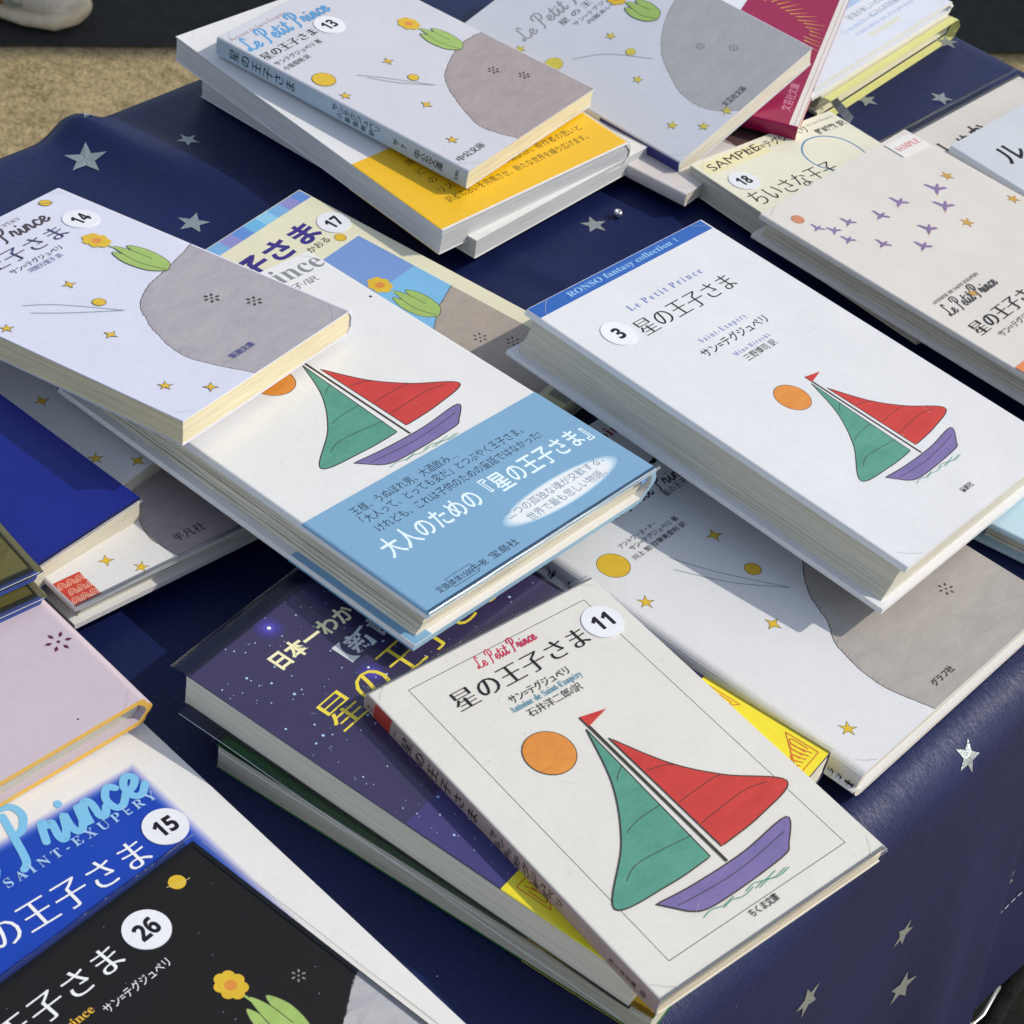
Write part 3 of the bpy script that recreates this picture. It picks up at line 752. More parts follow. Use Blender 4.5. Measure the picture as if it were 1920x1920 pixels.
POSE = {  # centre of the front cover (mm), yaw, tilts (deg), width, height (mm)
 'B13':(-88.19,876.14,41.43,61.55,0.51,1.13,105.3,151.4),
 'B14':(-170.02,644.49,51.00,64.29,-6.13,-2.39,106.3,154.0),
 'B11':(51.88,459.64,33.80,47.17,0.52,0.79,104.6,148.6),
 'BB':(-63.39,610.23,42.14,55.16,-3.43,0.08,131.9,192.0),
 'B3':(105.99,680.90,42.72,55.77,-2.29,4.23,127.0,191.9),
 'BY':(-88.29,871.46,29.70,52.62,1.07,1.43,129.6,188.7),
 'BY2':(-76.67,880.63,13.67,55.56,-0.92,-1.71,131.0,184.6),
 'NI':(12.39,482.30,26.89,61.15,-0.05,0.91,127.4,187.9),
 'NI2':(14.49,461.15,12.00,63.41,0.00,0.00,96.0,176.0),
 'BGR':(99.79,604.56,11.94,54.57,-1.27,-0.70,139.0,192.8),
 'BH':(206.45,815.86,25.64,55.59,-0.13,2.13,129.9,194.0),
 'B15':(-76.94,342.58,12.00,51.85,-1.95,-0.02,148.0,210.0),
 'B26':(-40.19,309.44,18.00,57.35,-2.63,-0.61,131.0,188.0),
 'BG':(17.98,953.86,32.37,54.79,12.26,-7.98,108.6,151.0),
 'BM':(66.54,995.94,22.00,79.55,-0.24,-0.91,150.0,112.0),
 'BW':(71.31,1073.21,22.00,57.82,-0.00,0.00,148.0,200.0),
 'BW2':(77.2,1077.7,12.00,57.82,0.00,0.00,140.0,195.0),
 'B18':(147.59,859.66,17.02,48.41,-1.40,-0.01,106.0,151.0),
 'BK':(269.47,908.97,12.00,52.98,-0.00,0.00,148.0,205.0),
 'BGL':(298.64,908.65,24.00,52.82,2.42,1.29,128.0,188.0),
 'BP':(262.9,683.2,13.0,64.54,0.0,0.0,128.0,100.0),
 'B17':(-79.59,687.62,11.77,61.58,1.00,-0.45,148.0,179.3),
 'BLUE':(-250.15,548.46,31.00,57.95,2.66,0.56,128.0,188.0),
 'BHB':(-178.49,611.67,17.00,50.62,-1.69,0.13,131.0,188.0),
 'BHA':(-219.47,586.35,25.00,62.85,0.00,0.00,85.0,151.0),
 'OL1':(-299.78,506.24,35.00,47.49,0.68,-0.16,182.0,210.0),
 'OL2':(-296.55,499.52,29.00,47.82,-0.00,0.00,182.0,210.0),
 'PINK':(-225.11,471.05,24.00,51.78,1.07,-0.01,128.0,188.0),
 'BGu':(16.67,932.83,12.00,60.35,0.00,-0.00,105.0,151.0)}
# --- top left stack
B = Book('BY2', 'plain white book lowest in the top left stack, under the yellow banded one', 10, 'R', (226, 226, 224), page=(206, 207, 208), pline=.2); B.done()

B = Book('BY', 'white book with a wide yellow paper band, lying under the paperback with sticker 13', 13.5, 'R', (228, 228, 228), page=(206, 207, 208), coat=.3, pline=.2, srad=4.5)
P, fin = B.band(128, 187.6, (238, 188, 26), coat=.35)
DB = ink((52, 46, 30))
P.text('原作', 22, 143.5, 31, 5, DB); P.text('ど', 21, 151.5, 25.5, 5, DB); P.text('の', 21, 159.5, 25.5, 5, DB)
P.text('リス', 20, 167.5, 29, 5, DB); P.text('の翻訳が、原作者の思いと', 62, 167.5, 116, 5, DB)
P.text('訳者の思いを共鳴させ、新たな世界を繰り広げます。', 17.6, 175, 113, 5, DB)
fin(); B.done()

B = Book('B13', 'pale paperback with round sticker 13, spine and grey hill showing, topmost of its stack', 10, 'L', (206, 207, 214), page=(232, 222, 188), coat=.25, wrinkle=.05)
P = B.P
hill(P, [(105, 83), (92, 82), (76, 86), (58, 94.5), (49, 104), (41, 117), (34.5, 134), (40, 151.4)], B.w, B.h, 83, (172, 160, 158), (150, 140, 140))
P.text('Antoine de Saint-Exupéry', 2.4, 7.8, 43, 4.2, ink((150, 125, 135)))
P.script('Le Petit Prince', 2.4, 19.5, 63, 11, ink((96, 158, 208)), .12)
P.text('星の王子さま', 2.2, 29.5, 41, 6.6, BLACK, 'min'); P.text('サンテグジュペリ 著', 2.4, 36.2, 36, 3.8, BLACK); P.text('小島俊明 訳', 2.4, 41.6, 21, 3.8, BLACK)
P.disc(9.7, 58.4, 5.6, YEL, rim=RIM); P.disc(44.2, 85.7, 2.6, YEL, rim=RIM)
stars(P, [(46.3, 68.6), (6.4, 74.2), (29.9, 104.6), (15, 130.9)], 3.1)
P.curve([(25, 66.4), (34, 78), (47, 97)], 0.35, ink((140, 160, 160))); P.curve([(27, 71), (35, 84), (47, 97)], 0.35, ink((140, 160, 160)))
sprig(P, 74, 48, 92, 86); P.flower(80, 108, 3, RIM); P.flower(88, 121, 3, RIM)
P.text('中公文庫', 3.8, 144.5, 23.4, 4.6, BLACK, 'min')
Q = B.spine_print(); Q.strips(0.6, 0.3, B.T-0.8, B.h-0.3, paper((172, 190, 206), coat=.2, key='spine')); Q.lay += 70
Q.vtext('星の王子さま', 5.2, 8, 50, 6.6, BLACK, 'min'); Q.vtext('サンテグジュペリ', 6.6, 72, 101, 3.8, BLACK); Q.vtext('小島俊明訳', 3.4, 74, 98, 3.4, BLACK); Q.vtext('サ7', 5.2, 108, 117, 4, BLACK); Q.vtext('中公文庫', 5.2, 121, 138, 4.6, BLACK); Q.text('590', 2.6, 146.5, 7.6, 2.6, BLACK)
B.sticker('13', 50.6, 28.5); B.done()

# --- top middle group
B = Book('BGu', 'slim pale paperback with a bare grey spine, pinned beneath the dull grey hill paperback', 7, 'L', (212, 205, 202)); P = B.P
hill(P, [(104, 96), (80, 100), (64, 112), (56, 130), (58, 151)], B.w, B.h, 96, (190, 170, 166)); P.blob([(60, 128), (76, 126), (84, 140), (74, 152), (58, 150)], ink((86, 62, 62)))
B.done()

B = Book('BW', 'white picture book with blurred blue verse, topmost at the far right corner of the cloth', 8.5, 'R', (222, 226, 236), 'hard', page=(226, 224, 214), edge=(232, 230, 224)); P = B.P
LB = ink((150, 180, 220)); G = ink((120, 122, 130))
P.text('砂漠が美しいのは', 78, 173.5, 116, 4.8, G); P.text('どこかに井戸を隠しているから', 92, 179.5, 142, 4.4, G)
P.text("Ce qui embellit le désert, c'est qu'il cache", 62, 180, 126, 4.4, LB); P.text('un puits quelque part, dit le petit prince', 66, 185.5, 128, 4.4, LB)
P.rect(72, 188.5, 104, 191.5, ink((222, 220, 204)))
P.blob([(60, 150), (90, 146), (120, 155), (104, 165), (70, 163)], ink((176, 198, 228)))
B.done()

B = Book('BW2', 'cream hardcover with a lime striped foot, lying flat under the white picture book', 12, 'R', (232, 226, 204), 'hard', page=(222, 214, 186), edge=(226, 222, 196))
P, fin = B.band(196, 200.8, (214, 214, 140), name='paper_band'); fin()
bm = bmesh.new()      # ribbon bookmark hanging from the foot
cl = [(-58, -97.5, 6), (-60, -101, 5.4), (-61.5, -105, 4.4), (-62, -109, 3), (-63, -114, 1.4)]
v = [(bm.verts.new(((a-1.6)*MM, b*MM, c*MM)), bm.verts.new(((a+1.6)*MM, b*MM, (c+3.6)*MM)), bm.verts.new(((a+1.7)*MM, (b-.3)*MM, (c+3.4)*MM)), bm.verts.new(((a-1.5)*MM, (b-.3)*MM, (c-.2)*MM))) for a, b, c in cl]
for a, b in zip(v, v[1:]):
    for i in range(4): bm.faces.new((a[i], a[(i+1) % 4], b[(i+1) % 4], b[i]))
bm.faces.new(v[0][::-1]); bm.faces.new(v[-1])
bmesh.ops.recalc_face_normals(bm, faces=bm.faces[:])
link('bookmark_ribbon', bm, [wash((190, 194, 200), (110, 114, 124))], B.root)
B.done()

B = Book('BM', 'crimson paperback fringed with yellow strokes, wedged under the dull grey hill paperback', 8, 'L', (152, 10, 70), page=(230, 224, 212), coat=.15, rough=.35); P = B.P
P.rect(.5, B.h-5, B.w-.5, B.h-.2, paper((226, 220, 214), key='margin')); P.line([(1, B.h-2.4), (B.w-1, B.h-2.4)], .35, ink((170, 150, 150)))
P.text('文芸社文庫', 14, B.h-7.5, 43, 5.6, ink((214, 150, 175)))
Y2 = ink((226, 190, 70))
for k in range(26):
    a = 0.1+k*0.115; cx, cy, r1, r2 = 92, B.h-47, 33+random.uniform(-2, 2), 43+random.uniform(-2, 3)
    P.line([(cx+r1*math.cos(a), cy+r1*math.sin(a)), (cx+r2*math.cos(a+.08), cy+r2*math.sin(a+.08))], .7, Y2, taper=True)
P.up()
B.done()

B = Book('BG', 'dull grey hill paperback with a navy spine foot, tilted against the crimson paperback', 11, 'L', (206, 210, 220), page=(230, 224, 206), coat=.5, rough=.5, wrinkle=.08); P = B.P
hill(P, [(106, 72), (90, 74), (72, 82), (57, 93), (47, 106), (38.5, 122), (38.5, 138), (48, 150.9)], B.w, B.h, 72, (176, 176, 178), (160, 160, 164), ink((140, 140, 142)))
P.script('Le Petit Prince', 18, 34, 84, 10, ink((150, 152, 156)), .1); P.text('星 の 王 子 さ ま', 40, 41, 90, 4.6, G); P.text('サン=テグジュペリ', 44, 46.5, 80, 3.6, G); P.text('内藤あいさ 訳', 50, 51, 80, 3.4, G)
YP = wash((214, 200, 80), (196, 182, 66)); RP = ink((160, 150, 90))
P.disc(14.8, 56.8, 4.4, YP, rim=RP); P.disc(46.8, 81.2, 2.4, YP, rim=RP)
for i, (x, y) in enumerate([(12.2, 36), (49.6, 65.4), (33, 97.2), (18.2, 131.8), (27.6, 144.2), (43.7, 146.2)]): P.star(x, y, 2.7, YP, RP, rot=i*1.1)
P.curve([(24, 62), (38, 73), (50, 93)], .4, ink((178, 184, 188))); P.flower(73, 106, 2.6, ink((140, 140, 142))); P.flower(83, 120, 2.6, ink((140, 140, 142)))
P.text('文芸社文庫', 46, 144, 63, 4.2, BLACK, 'min'); sprig(P, 66, 44, 84, 76)
Q = B.spine_print(); Q.strips(0.5, 100, B.T-0.5, B.h-.3, paper((38, 40, 120), coat=.6, rough=.3, key='spine')); Q.lay += 70
B.done()

# --- top right group
B = Book('BK', 'pale book with heavy brush lettering, flat in a wide clear wrapper at the right edge', 11, 'R', (216, 211, 204), page=(220, 214, 200)); P = B.P
P.text('・しゅか', 34, 27, 84, 15, ink((52, 50, 52)), off=.025)
B.filmrim('TR', 5, wav=.3); B.done()

B = Book('BGL', 'smooth pale grey book at the right edge, lying over the brush lettered sample', 10, 'L', (204, 209, 214), page=(206, 206, 204), coat=.3); P = B.P
P.text('ル', 14, 28, 31, 16, BLACK, off=.02); B.done()

B = Book('B18', 'cream paperback with sticker 18 and hand written SAMPLE tape, half under the bird cover', 13.5, 'R', (230, 227, 206), page=(206, 204, 194), coat=.2); P = B.P
P.rect(2.2, 2.5, 47, 12.5, paper((234, 226, 180), rough=.3, key='tape')); P.rect(46, 5, 60, 9.5, paper((228, 222, 186), rough=.3, key='tape'))
HB = ink((30, 28, 30))
P.text('SAMPLE', 6, 10.6, 44, 8.4, HB, y1=8.2); P.text('サン=テグジュペリ', 34, 8.6, 80, 6.4, HB, off=.012)
P.text('Antoine de Saint-Exupéry', 72, 5.2, 102.5, 3, ink((110, 110, 108))); P.text('野崎歓 訳', 82, 13.4, 104, 5, HB, off=.02)
P.text('ちいさな王子', 4.5, 44, 66, 14, BLACK, 'min')
P.curve([(66, 44), (58, 34), (60, 22), (70, 14.5), (82, 15.5), (90, 24), (90, 38), (82, 46)], .85, ink((52, 118, 178)))
B.sticker('18', 13.4, 24.6); B.done()

B = Book('BH', 'beige hardcover printed with small violet birds, red SAMPLE label at its top edge', 12.5, 'R', (218, 213, 206), 'hard', page=(208, 202, 186), shear=3.0, coat=.15); P = B.P
V = wash((148, 126, 168), (116, 96, 140))
for i, (x, y) in enumerate([(93.9, 40.8), (67.1, 35.8), (49.1, 36.6), (84.3, 51.6), (30.8, 30.1), (13.6, 23.8), (19, 30), (18.4, 38.5), (30, 50.8), (60.1, 57.5), (45.4, 63.8)]):
    k = 0.62+0.5*(x/94)
    c_, s_ = math.cos(-.6+.2*(i % 3)), math.sin(-.6+.2*(i % 3))
    f = lambda a, b: (x+k*(a*c_-b*s_), y+k*(a*s_+b*c_))
    P.blob([f(-4.4, 0), f(-2, -1), f(2.4, -.6), f(5.2, .6), f(2.2, 1.2), f(-2, 1)], V, 4)
    P.poly([f(-1.2, -.5), f(1.4, -6.2), f(2.6, -4.6), f(1.6, -.5)], V); P.poly([f(-.8, .4), f(2.6, 5.2), f(3.6, 3.6), f(1.6, .4)], V)
    P.poly([f(-4.2, -.3), f(-5.8, .2), f(-4.2, .5)], ORANGE)
YO = wash((214, 168, 78)); RO = ink((170, 130, 70))
for i, (x, y) in enumerate([(109.2, 37.5), (120.9, 69.4), (82, 66.1)]): P.star(x, y, 3.4, YO, RO, rot=i)
P.disc(11.8, 13.7, 3.0, wash((216, 142, 104)), rim=ink((190, 120, 90)))
P.text('ANTOINE DE SAINT-EXUPÉRY', 9.9, 92.8, 49.6, 2.7, ink((96, 92, 92)), 'ser')
P.script('Le Petit Prince', 9, 102.5, 51, 8, DGREY, .085); P.star(33, 99, 2.6, YO, RO)
P.text('星の王子さま', 8.4, 119, 66, 10, BLACK, 'min'); P.text('サン=テグジュペリ 作', 16, 126, 60, 4.4, BLACK)
P.rect(.6, 141.5, 128, 193.6, paper((226, 138, 84), key='obi'))
bm = bmesh.new(); ml = [paper((228, 226, 222), rough=.3, key='label')]
ring = [(x, y) for x, y in [(104.4, 2.6), (126.6, 4.2), (125.9, 16.2), (103.9, 14.6)]]
a = [bm.verts.new(B.front(x, y, .55)) for x, y in ring]; b_ = [bm.verts.new(B.front(x, y, .05)) for x, y in ring]
bm.faces.new(a[::-1])
for i in range(4): bm.faces.new((a[i], a[(i+1) % 4], b_[(i+1) % 4], b_[i]))
bmesh.ops.recalc_face_normals(bm, faces=bm.faces[:])
PL = Print(bm, ml, lambda x, y, z: B.front(x, y, z+.55)); PL.text('SAMPLE', 106, 10.8, 124.4, 5.6, ink((196, 60, 84)), 'ser', y1=12.0)
B.stuck.append(link('sample_label', bm, ml, B.root))
B.done()

B = Book('BP', 'pale blue book peeking out at the right edge below the blue topped hardcover', 12, 'R', (184, 212, 224), 'hard', page=(222, 216, 200), coat=.2); B.done()

# --- middle
B = Book('B17', 'cream picture book with a blue chequered border and sticker 17', 11, 'R', (226, 222, 192), page=(224, 218, 198), coat=.25); P = B.P
w, h = B.w, B.h; pal = [(120, 170, 214), (96, 140, 206), (140, 196, 224), (140, 140, 196), (108, 176, 216)]
for k in range(18):
    P.lay = 1; P.rect(k*w/18, .3, (k+1)*w/18, 7.5, ink(pal[(k*3) % 5]))
pal2 = [(214, 214, 168), (150, 150, 140), (196, 190, 160), (120, 120, 118)]
for k in range(18):
    P.lay = 1; P.rect(k*w/18, h-10, (k+1)*w/18, h-.3, ink(pal2[k % 4]))
P.up(3)
P.rect(8, 42, 138.5, h-13, ink((118, 150, 206))); P.lay = 9; P.rect(60, 74, 138.5, h-13, ink((122, 182, 222)))
P.rect(60, 42, 100, 74, ink((138, 164, 214)))
hill(P, [(138.5, 95), (130, 97.5), (116, 103), (96, 118), (84, 140), (82, h-13)], 138.5, h-13, 95, (176, 164, 152), (156, 146, 136)); P.flower(117.5, 126, 3.2, RIM); P.flower(125.5, 138, 3.2, RIM)
P.text('星の王子さま', 26, 29, 129, 15, ink((58, 46, 128)), off=.035); P.text('かおる', 113, 35.2, 127, 4.6, BLACK, off=.01)
P.disc(131.5, 37, 2.6, YEL, rim=RIM); sprig(P, 108, 66, 126, 104)
B.sticker('17', 138.2, 27.8); B.done()

B = Book('BGR', 'large white hardcover with a gold sun and grey hill, under the blue topped hardcover', 12.5, 'L', (222, 223, 225), 'hard', page=(214, 208, 194), coat=.45, rough=.35, wrinkle=.04, edge=(220, 214, 204), srad=6); P = B.P
w, h = B.w, B.h
hill(P, [(w-.6, 92), (110, 96), (84, 107), (66, 122), (57, 138), (48.6, 149), (44.5, 170), (50, h-.3)], w, h, 92, (178, 172, 166), (158, 152, 148), BLACK, .35)
P.disc(17.5, 63, 6.6, YEL, rim=RIM); P.disc(58.6, 100.6, 3.3, YEL, rim=RIM)
stars(P, [(62.6, 78.2), (11.2, 84.5), (39.6, 124.6), (16.4, 176)], 3.6)
P.curve([(38, 74.5), (46, 92), (61.5, 117)], .35, ink((120, 140, 150))); P.curve([(34, 80), (46, 100), (61.5, 117)], .35, ink((120, 140, 150))); P.flower(109.4, 159, 3.4, ink((80, 62, 54)))
P.text('Antoine', 58, 10.8, 90.5, 8, ink((150, 40, 60)), 'ser'); P.text('リ', 72, 33, 90, 19, BLACK, off=.01)
P.script('Le Petit Prince', 36, 46, 88.5, 8, DGREY, .09); P.text('星の王子さま', 66, 50.6, 88, 4, BLACK)
P.text('アントワーヌ・ド・', 27.5, 58.9, 49.4, 2.9, BLACK); P.text('サン=テグジュペリ 著', 30, 62.6, 59, 3, BLACK); P.text('川上 勉 廿樂美登利 訳', 26.6, 66.8, 59, 3, BLACK)
P.text('グラフ社', 60, 186.2, 73.6, 3.6, BLACK, off=.01)
Q = B.spine_print(); Q.vtext('星の王子さま', 6.2, 14, 72, 8.4, BLACK); Q.vtext('グラフ社', 6.4, 176, 192, 4.2, BLACK)
B.done()

B = Book('B3', 'white hardcover with a blue top strip and sticker 3, fore edge facing left', 20.5, 'R', (221, 222, 225), 'hard', page=(210, 205, 190), shear=7.5, coat=.35, rough=.35, wrinkle=.05, edge=(226, 226, 226), pline=.2); P = B.P
NB = ink((74, 106, 176))
P.rect(0, .2, B.w, 7.4, paper((30, 92, 176), coat=.4, key='strip')); P.text('RONSO fantasy collection 1', 23.4, 5.1, 100.5, 4.6, ink((150, 190, 226)), 'ser')
P.text('L e  P e t i t  P r i n c e', 38.4, 26.4, 90.7, 5.2, NB, 'ser'); P.text('星の王子さま', 30.6, 41, 97.5, 11.4, BLACK, 'min')
P.text('S a i n t - E x u p é r y', 47, 58.2, 80.4, 4.2, NB, 'ser'); P.text('サン=テグジュペリ', 40.5, 65.3, 87.3, 5.6, BLACK, off=.014)
P.text('M i n o  H i r o s h i', 52.5, 72.4, 78, 3.4, NB, 'ser'); P.text('三野博司 訳', 54.5, 77.4, 76.6, 4.4, BLACK, off=.008)
P.text('論創社', 59.4, 182, 67.8, 2.9, BLACK, off=.02)
emblem(P, 27, 94, 103, 166); B.sticker('3', 20.6, 33.4); B.done()

B = Book('BB', 'white hardcover with a broad sky blue paper band, lying in the middle of the table', 14.5, 'R', (226, 226, 224), 'hard', page=(224, 216, 196), shear=6.0, coat=.5, rough=.32, wrinkle=.08, edge=(150, 184, 204), pline=.5, ragged=.2, inner=(129.5, 191.8, (124, 168, 200))); P = B.P
P.text('Petit Prince', 50, 12.0, 129, 14.5, ink((132, 134, 138)), 'ser'); P.text('子/訳', 104, 18.6, 118, 4.4, BLACK)
emblem(P, 26, 50, 111, 126); P.dots([(126, 41, .7)], BLACK)
P, fin = B.band(129.5, 191.9, (124, 168, 200), coat=.5, rough=.3)
NV = ink((30, 38, 62)); W_ = ink((226, 244, 248))
P.text('王様、うぬぼれ男、大酒飲み…', 18, 138.6, 74, 5, NV); P.text('「大人って、とっても変だ」とつぶやく王子さま。', 17.6, 144.2, 106, 5, NV); P.text('けれども、これは子供のための童話ではなかった!', 18.6, 150.6, 110, 5, NV)
P.text('大人のための『星の王子さま』', 11.6, 163.4, 126, 11.5, W_, off=.012)
for k in range(6):
    u_ = 1-k*.035; c_ = [(150, 186, 210), (170, 200, 220), (192, 214, 228), (212, 226, 234), (224, 232, 236), (230, 234, 236)][k]
    P.blob([(89.5+33*u_*math.cos(t), 177.6+7.4*u_*math.sin(t)) for t in [2*math.pi*j/28 for j in range(28)]], ink(c_), 2)
P.text('二つの孤独な魂が交歓する、', 61, 176.4, 117, 4.6, ink((110, 134, 158))); P.text('世界で最も悲しい物語。', 67, 182, 112, 4.6, ink((110, 134, 158)))
P.text('定価:本体1500円+税', 10.8, 187.6, 36.5, 3.6, NV); P.text('宝島社', 39.3, 187.4, 54, 4, NV)
P.frame([(17.4, 183.6), (30.6, 183.6), (30.6, 188.6), (17.4, 188.6)], .22, NV)
fin()
bm = bmesh.new()      # blue head band at the foot of the spine
for k in range(9):
    a = k/8
    bm.verts.new(((B.w/2-7+4*a)*MM, (-B.h/2+1.6)*MM, (B.T-2.6)*MM)); bm.verts.new(((B.w/2-8+3.6*a)*MM, (-B.h/2+1.2)*MM, (B.T-6)*MM))
bm.verts.ensure_lookup_table()
for k in range(8): bm.faces.new([bm.verts[i] for i in (2*k, 2*k+1, 2*k+3, 2*k+2)])
ex = bmesh.ops.extrude_face_region(bm, geom=bm.faces[:])
bmesh.ops.translate(bm, verts=[g for g in ex['geom'] if isinstance(g, bmesh.types.BMVert)], vec=(0, .0009, 0))
bmesh.ops.recalc_face_normals(bm, faces=bm.faces[:])
link('head_band', bm, [wash((40, 120, 200), (190, 210, 226))], B.root)
B.filmrim('B', .8, inset=1.2); B.done()

B = Book('NI2', 'green backed book lying directly on the cloth beneath the starry violet hardcover', 12, 'R', (40, 110, 52), page=(202, 200, 186), coat=.4)
P, fin = B.band(128, 175.6, (214, 176, 60)); fin(); B.filmrim('T', 2.5); B.filmrim('L', 1.5); B.done()

B = Book('NI', 'dark violet starry hardcover with a yellow band, under the sticker 11 paperback', 15, 'R', (58, 51, 86), page=(220, 216, 202), coat=.5, rough=.3, pline=.2); P = B.P
rng = random.Random(5); w, h = B.w, B.h
GL = [ink((62, 56, 112)), ink((68, 60, 134)), ink((80, 72, 168))]
for cx, cy, r in ((36.4, 6.6, 5.4), (44.8, 46.5, 5.2)):
    for j, m in enumerate(GL): P.disc(cx, cy, r*(1-.28*j), m)
P.rect(.3, 96, w-.6, 137, ink((66, 62, 116))); P.lay = 8
P.dots([(rng.uniform(2, w-3), rng.uniform(2, 134), rng.choice([.12, .16, .16, .2, .26, .3])) for _ in range(330)], ink((206, 214, 240)))
P.dots([(rng.uniform(2, w-3), rng.uniform(2, 134), rng.uniform(.38, .6)) for _ in range(42)], ink((170, 200, 240)))
P.dots([(36.4, 6.6, .8), (46, 44, .5)], WHITEINK)
CR = ink((240, 234, 186)); GO = ink((236, 216, 72))
P.text('日本一わかりやすい', 24.5, 22.6, 96, 8.6, CR, off=.03, y1=26); P.text('【新訳】', 44, 37.5, 78, 10, ink((206, 212, 214)), off=.02)
P.text('星の王子さま', 17.4, 56, 112, 15.5, GO, 'min', vstretch=1.1)
P, fin = B.band(135, 187.6, (236, 220, 40), coat=.4)
OR = ink((210, 110, 50))
for sx_, sy_ in ((1, 1), (-1, 1), (1, -1), (-1, -1)):
    cx, cy = (6 if sx_ > 0 else w-6), (140 if sy_ > 0 else 183)
    for k in range(6):
        P.curve([(cx+sx_*(2*k), cy), (cx+sx_*(2*k+1.4), cy+sy_*(7-k)), (cx+sx_*(2*k-.6), cy+sy_*(9-1.3*k)), (cx+sx_*(2*k-.8), cy+sy_*2)], .45, OR); P.lay -= 1
    P.frame([(cx-sx_*2, cy-sy_*1.6), (cx+sx_*13, cy-sy_*1.6), (cx-sx_*2, cy+sy_*12)], .4, OR)
fin(); B.filmrim('T', 6.5, wav=.3); B.filmrim('L', 4.5, z=.9); B.filmrim('R', 1.2); B.done()

B = Book('B11', 'cream paperback with a thin black frame line and sticker 11, nearest the front edge', 8, 'L', (221, 218, 210), page=(226, 214, 190), coat=.15, wrinkle=.05); P = B.P
P.frame([(13.2, 6.8), (94.3, 7.3), (94.3, 139.4), (12.4, 139.3)], .28, DGREY)
P.script('Le Petit Prince', 40.1, 12.6, 67.2, 5.4, ink((196, 48, 84)), .1); P.text('星の王子さま', 22.6, 24.2, 83.2, 10, BLACK, 'min')
P.text('サン=テグジュペリ', 39.7, 31.4, 66.6, 4.2, BLACK, off=.006); P.text('Antoine de Saint-Exupéry', 36.9, 35, 69.5, 4, ink((110, 160, 180)), 'ser'); P.text('石井洋二郎/訳', 41.2, 39.5, 65.6, 4, BLACK)
emblem(P, 9.5, 43.5, 97.5, 133); P.text('ちくま文庫', 46.5, 142.9, 59.2, 3.4, BLACK, off=.012)
Q = B.spine_print(); Q.strips(.4, .3, B.T-.3, B.h-.3, paper((170, 148, 142), key='spine')); Q.strips(.4, 5.4, B.T-.3, 14.5, paper((176, 62, 50), key='spine')); Q.lay += 70
Q.vtext('さ', 4, 1.6, 5, 3, BLACK); Q.vtext('一', 4, 15, 19, 3, BLACK); Q.vtext('星の王子さま', 4.2, 20, 62, 6, BLACK, 'min'); Q.vtext('サン=テグジュペリ', 5.2, 67, 104, 3.6, BLACK); Q.vtext('石井洋二郎訳', 2.7, 69, 98, 3.0, BLACK); Q.vtext('ちくま文庫', 4.2, 126, 139, 2.4, BLACK); Q.disc(4.2, 142, 1.3, ink((120, 100, 96)))
B.filmrim('B', 1.2, inset=1.0); B.filmrim('T', 1.6, inset=1.0)
B.sticker('11', 92.6, 19.4); B.done()

# --- left side
B = Book('B14', 'pale lilac paperback with sticker 14 and a grey hill, on the blue banded hardcover', 11, 'R', (215, 217, 234), page=(228, 216, 180), coat=.3, wrinkle=.05, srad=2.4, pline=.28); P = B.P
hill(P, [(B.w-.6, 72), (96, 75), (82, 78.5), (66, 82), (53, 89), (46, 98), (40.5, 108), (35, 127), (43, 153.8)], B.w, B.h, 72, (178, 172, 176), (156, 152, 158))
P.text('ANTOINE DE SAINT-EXUPÉRY', 16, 7.6, 74, 3.6, ink((120, 112, 118)), 'ser'); P.script('Le Petit Prince', 14, 16.6, 82, 10.5, ink((74, 64, 70)), .1)
P.text('星の王子さま', 8, 30.4, 78, 11.4, ink((62, 60, 104)), 'min'); P.text('サン=テグジュペリ', 37.8, 36.8, 67, 3.9, BLACK); P.text('河野万里子 訳', 43.5, 41, 62.4, 3.4, ink((72, 74, 130)))
P.disc(90.5, 5.4, 2.5, YEL, rim=RIM); P.curve([(87.5, 3.8), (90.5, 6.2), (93.6, 7.2)], .3, RIM)
P.disc(43.7, 76, 2.6, YEL, rim=RIM); stars(P, [(46.2, 58.3), (5.6, 63.1), (28.2, 95.4), (13.9, 134.1), (24.3, 147.4)], 3.0)
P.curve([(22, 56), (32, 66), (45.5, 87.5)], .32, ink((120, 150, 156))); P.curve([(20, 62), (30, 73), (45.5, 87.5)], .32, ink((120, 150, 156)))
sprig(P, 72, 36, 90, 80); P.flower(75.5, 107, 3.4, ink((54, 46, 46))); P.flower(85, 121, 3.4, ink((54, 46, 46)))
P.text('新潮文庫', 45.8, 141.4, 59.5, 3.6, ink((66, 70, 140)), off=.012)
B.sticker('14', 90, 25.6, rot=-.05); B.done()

B = Book('BHB', 'white hardcover with a red marbled corner, lowest of the left group beside bare cloth', 11, 'R', (220, 219, 217), 'hard', page=(214, 210, 196), coat=.5, rough=.3); P = B.P
w, h = B.w, B.h
hill(P, [(w-.6, 118), (80, 126), (56, 146), (44, 170), (46.5, 187.7)], w, h, 118, (168, 158, 160)); stars(P, [(23.3, 174.3), (31.6, 184.4)], 3)
P.rect(.7, 173.5, 12, 187.6, ink((190, 62, 46))); PK = ink((230, 176, 150))
for i in range(3):
    for j in range(3):
        for r in (2.6, 1.8, 1.0):
            cx, cy = 2.6+j*3.9+(i % 2)*1.6, 178+i*4.4
            P.line([(min(max(cx+r*.7*math.cos(t), .9), 11.8), cy-1.25*r*math.sin(t)) for t in [math.pi*k/10 for k in range(11)]], .28, PK); P.lay -= 1
P.up(2); P.text('平凡社', 50.4, 181, 64, 5, BLACK, 'min'); B.filmrim('B', 1.2, inset=1); B.done()

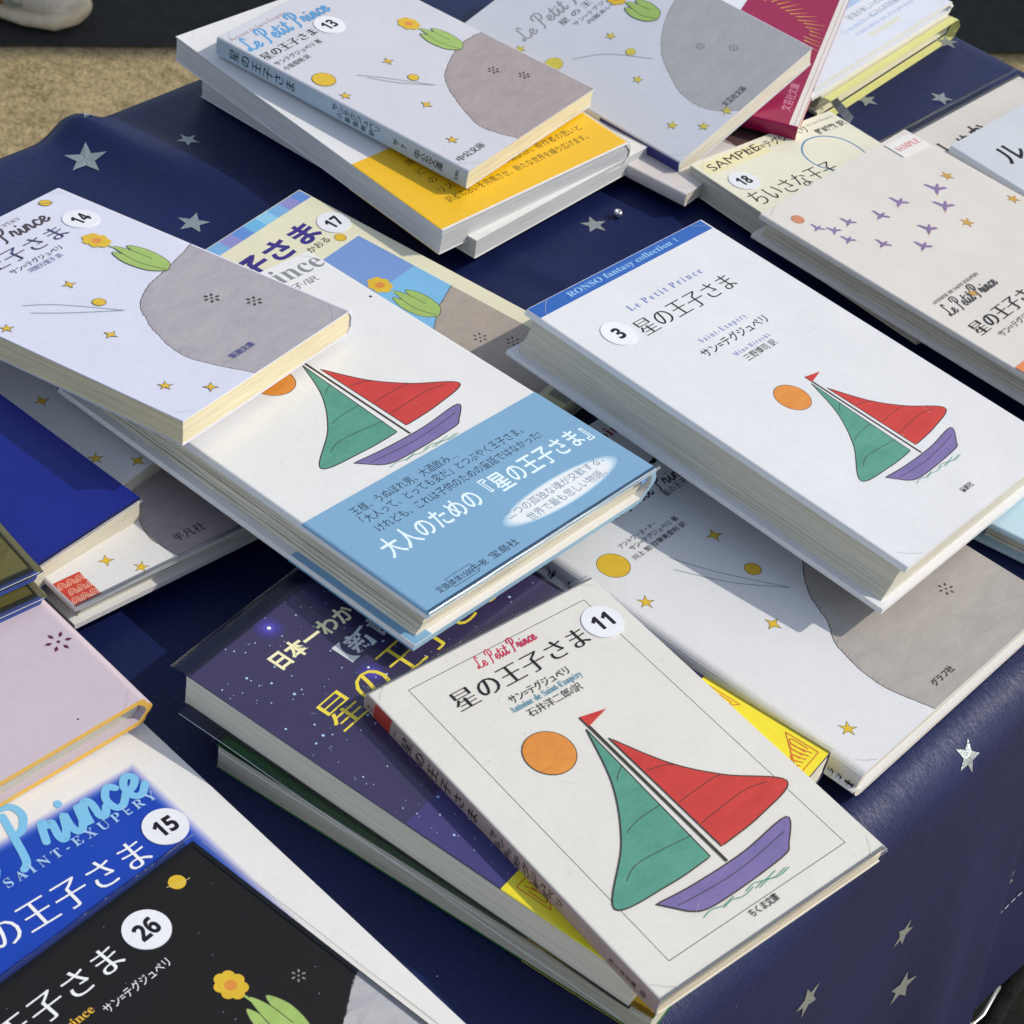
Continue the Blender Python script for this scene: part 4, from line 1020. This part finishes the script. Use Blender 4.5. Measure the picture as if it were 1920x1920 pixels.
B = Book('BHA', 'white paperback with small gold stars, shaded under sticker 14 beside the ultramarine book', 8, 'R', (218, 216, 214), page=(212, 206, 190)); P = B.P
hill(P, [(84.6, 88), (79, 100), (77, 122), (78.5, 138), (84.6, 149)], B.w, B.h-3, 88, (150, 140, 138)); stars(P, [(71, 95.4), (60, 133.5), (69.5, 146)], 3.2); B.done()

B = Book('BLUE', 'plain ultramarine book at the left edge, crossed by the shadow of sticker 14', 13, 'L', (14, 32, 128), page=(222, 214, 192), coat=.35, rough=.3, wrinkle=.04)
B.filmrim('B', .8, inset=.8); B.done()

B = Book('OL2', 'lower of two olive picture books with blue cloth edges, cut by the left edge', 5, 'R', (92, 88, 40), 'hard', page=(66, 84, 150), coat=.6, rough=.3, pline=.2, edge=(60, 80, 150)); B.filmrim('BR', 1.6); B.done()
B = Book('OL1', 'upper of two olive picture books with blue cloth edges, cut by the left edge', 5.5, 'R', (96, 92, 42), 'hard', page=(66, 84, 150), coat=.6, rough=.3, wrinkle=.1, pline=.2, edge=(60, 80, 150)); P = B.P
P.blob([(120, 150), (150, 140), (178, 160), (179, 196), (150, 204), (124, 186)], wash((104, 98, 44), (70, 68, 34))); B.filmrim('BR', 1.6); B.done()

B = Book('PINK', 'dusty lilac hardcover with yellow edges and one dark flower mark, under the olive books', 13, 'R', (196, 183, 192), 'hard', page=(206, 202, 186), rough=.75, edge=(232, 182, 84), wrinkle=.06); P = B.P
P.flower(119.5, 149.5, 4.6, ink((92, 40, 62))); P.dots([(104, 182, .4)], BLACK); B.done()

B = Book('B15', 'large white book with a blurred royal blue panel and sticker 15, under the black book', 12, 'L', (228, 227, 225), page=(222, 216, 200), coat=.1); P = B.P
for k in range(7):
    e = 3.2-k*.8; c_ = [(206, 206, 220), (176, 180, 216), (138, 148, 208), (96, 118, 196), (58, 92, 186), (32, 74, 178), (18, 64, 172)][k]
    P.rect(20-e, 17-e, 130.6+e, 150+e, ink(c_))
SK = ink((124, 190, 228))
P.script('Le Petit Prince', 4, 26.5, 131, 22, SK, .125)
P.text('A N T O I N E  D E  S A I N T - E X U P É R Y', 22, 32.6, 131, 5.4, ink((160, 196, 232)), 'ser', y1=31)
P.text('星の王子さま', 42, 50.6, 114, 13.4, WHITEINK, 'min'); B.sticker('15', 125, 42.6); B.done()

B = Book('B26', 'glossy black book with sticker 26 in a clear wrapper, at the bottom left corner', 7, 'L', (10, 9, 11), page=(210, 206, 196), coat=0., rough=.68, wrinkle=.06); P = B.P
P.text('星の王子さま', 14, 20.5, 83, 11.6, WHITEINK, 'min'); P.text('Le Petit Prince', 34, 27.6, 64, 4.4, ink((226, 176, 60)), 'ser'); P.text('サン=テグジュペリ', 66, 31, 92, 4, WHITEINK)
P.disc(115.3, 9, 2.9, YEL); P.curve([(111.5, 8.2), (115.3, 10), (119.4, 10.6)], .3, ink((200, 180, 120)))
sprig(P, 91, 44, 108, 82)
hill(P, [(130, 74), (126, 75.6), (119, 80), (106, 88), (92, 100), (80, 120), (76, 150), (90, 187)], B.w, B.h, 74, (188, 188, 190), (160, 160, 164), ink((70, 70, 74))); P.flower(116, 62, 2.4, ink((140, 136, 130)))
P.dots([(random.uniform(4, 128), random.uniform(4, 90), random.uniform(.12, .22)) for _ in range(26)], ink((150, 150, 160)))
B.filmrim('TR', 2.2, wav=.25); B.sticker('26', 95.4, 16.2); B.done()
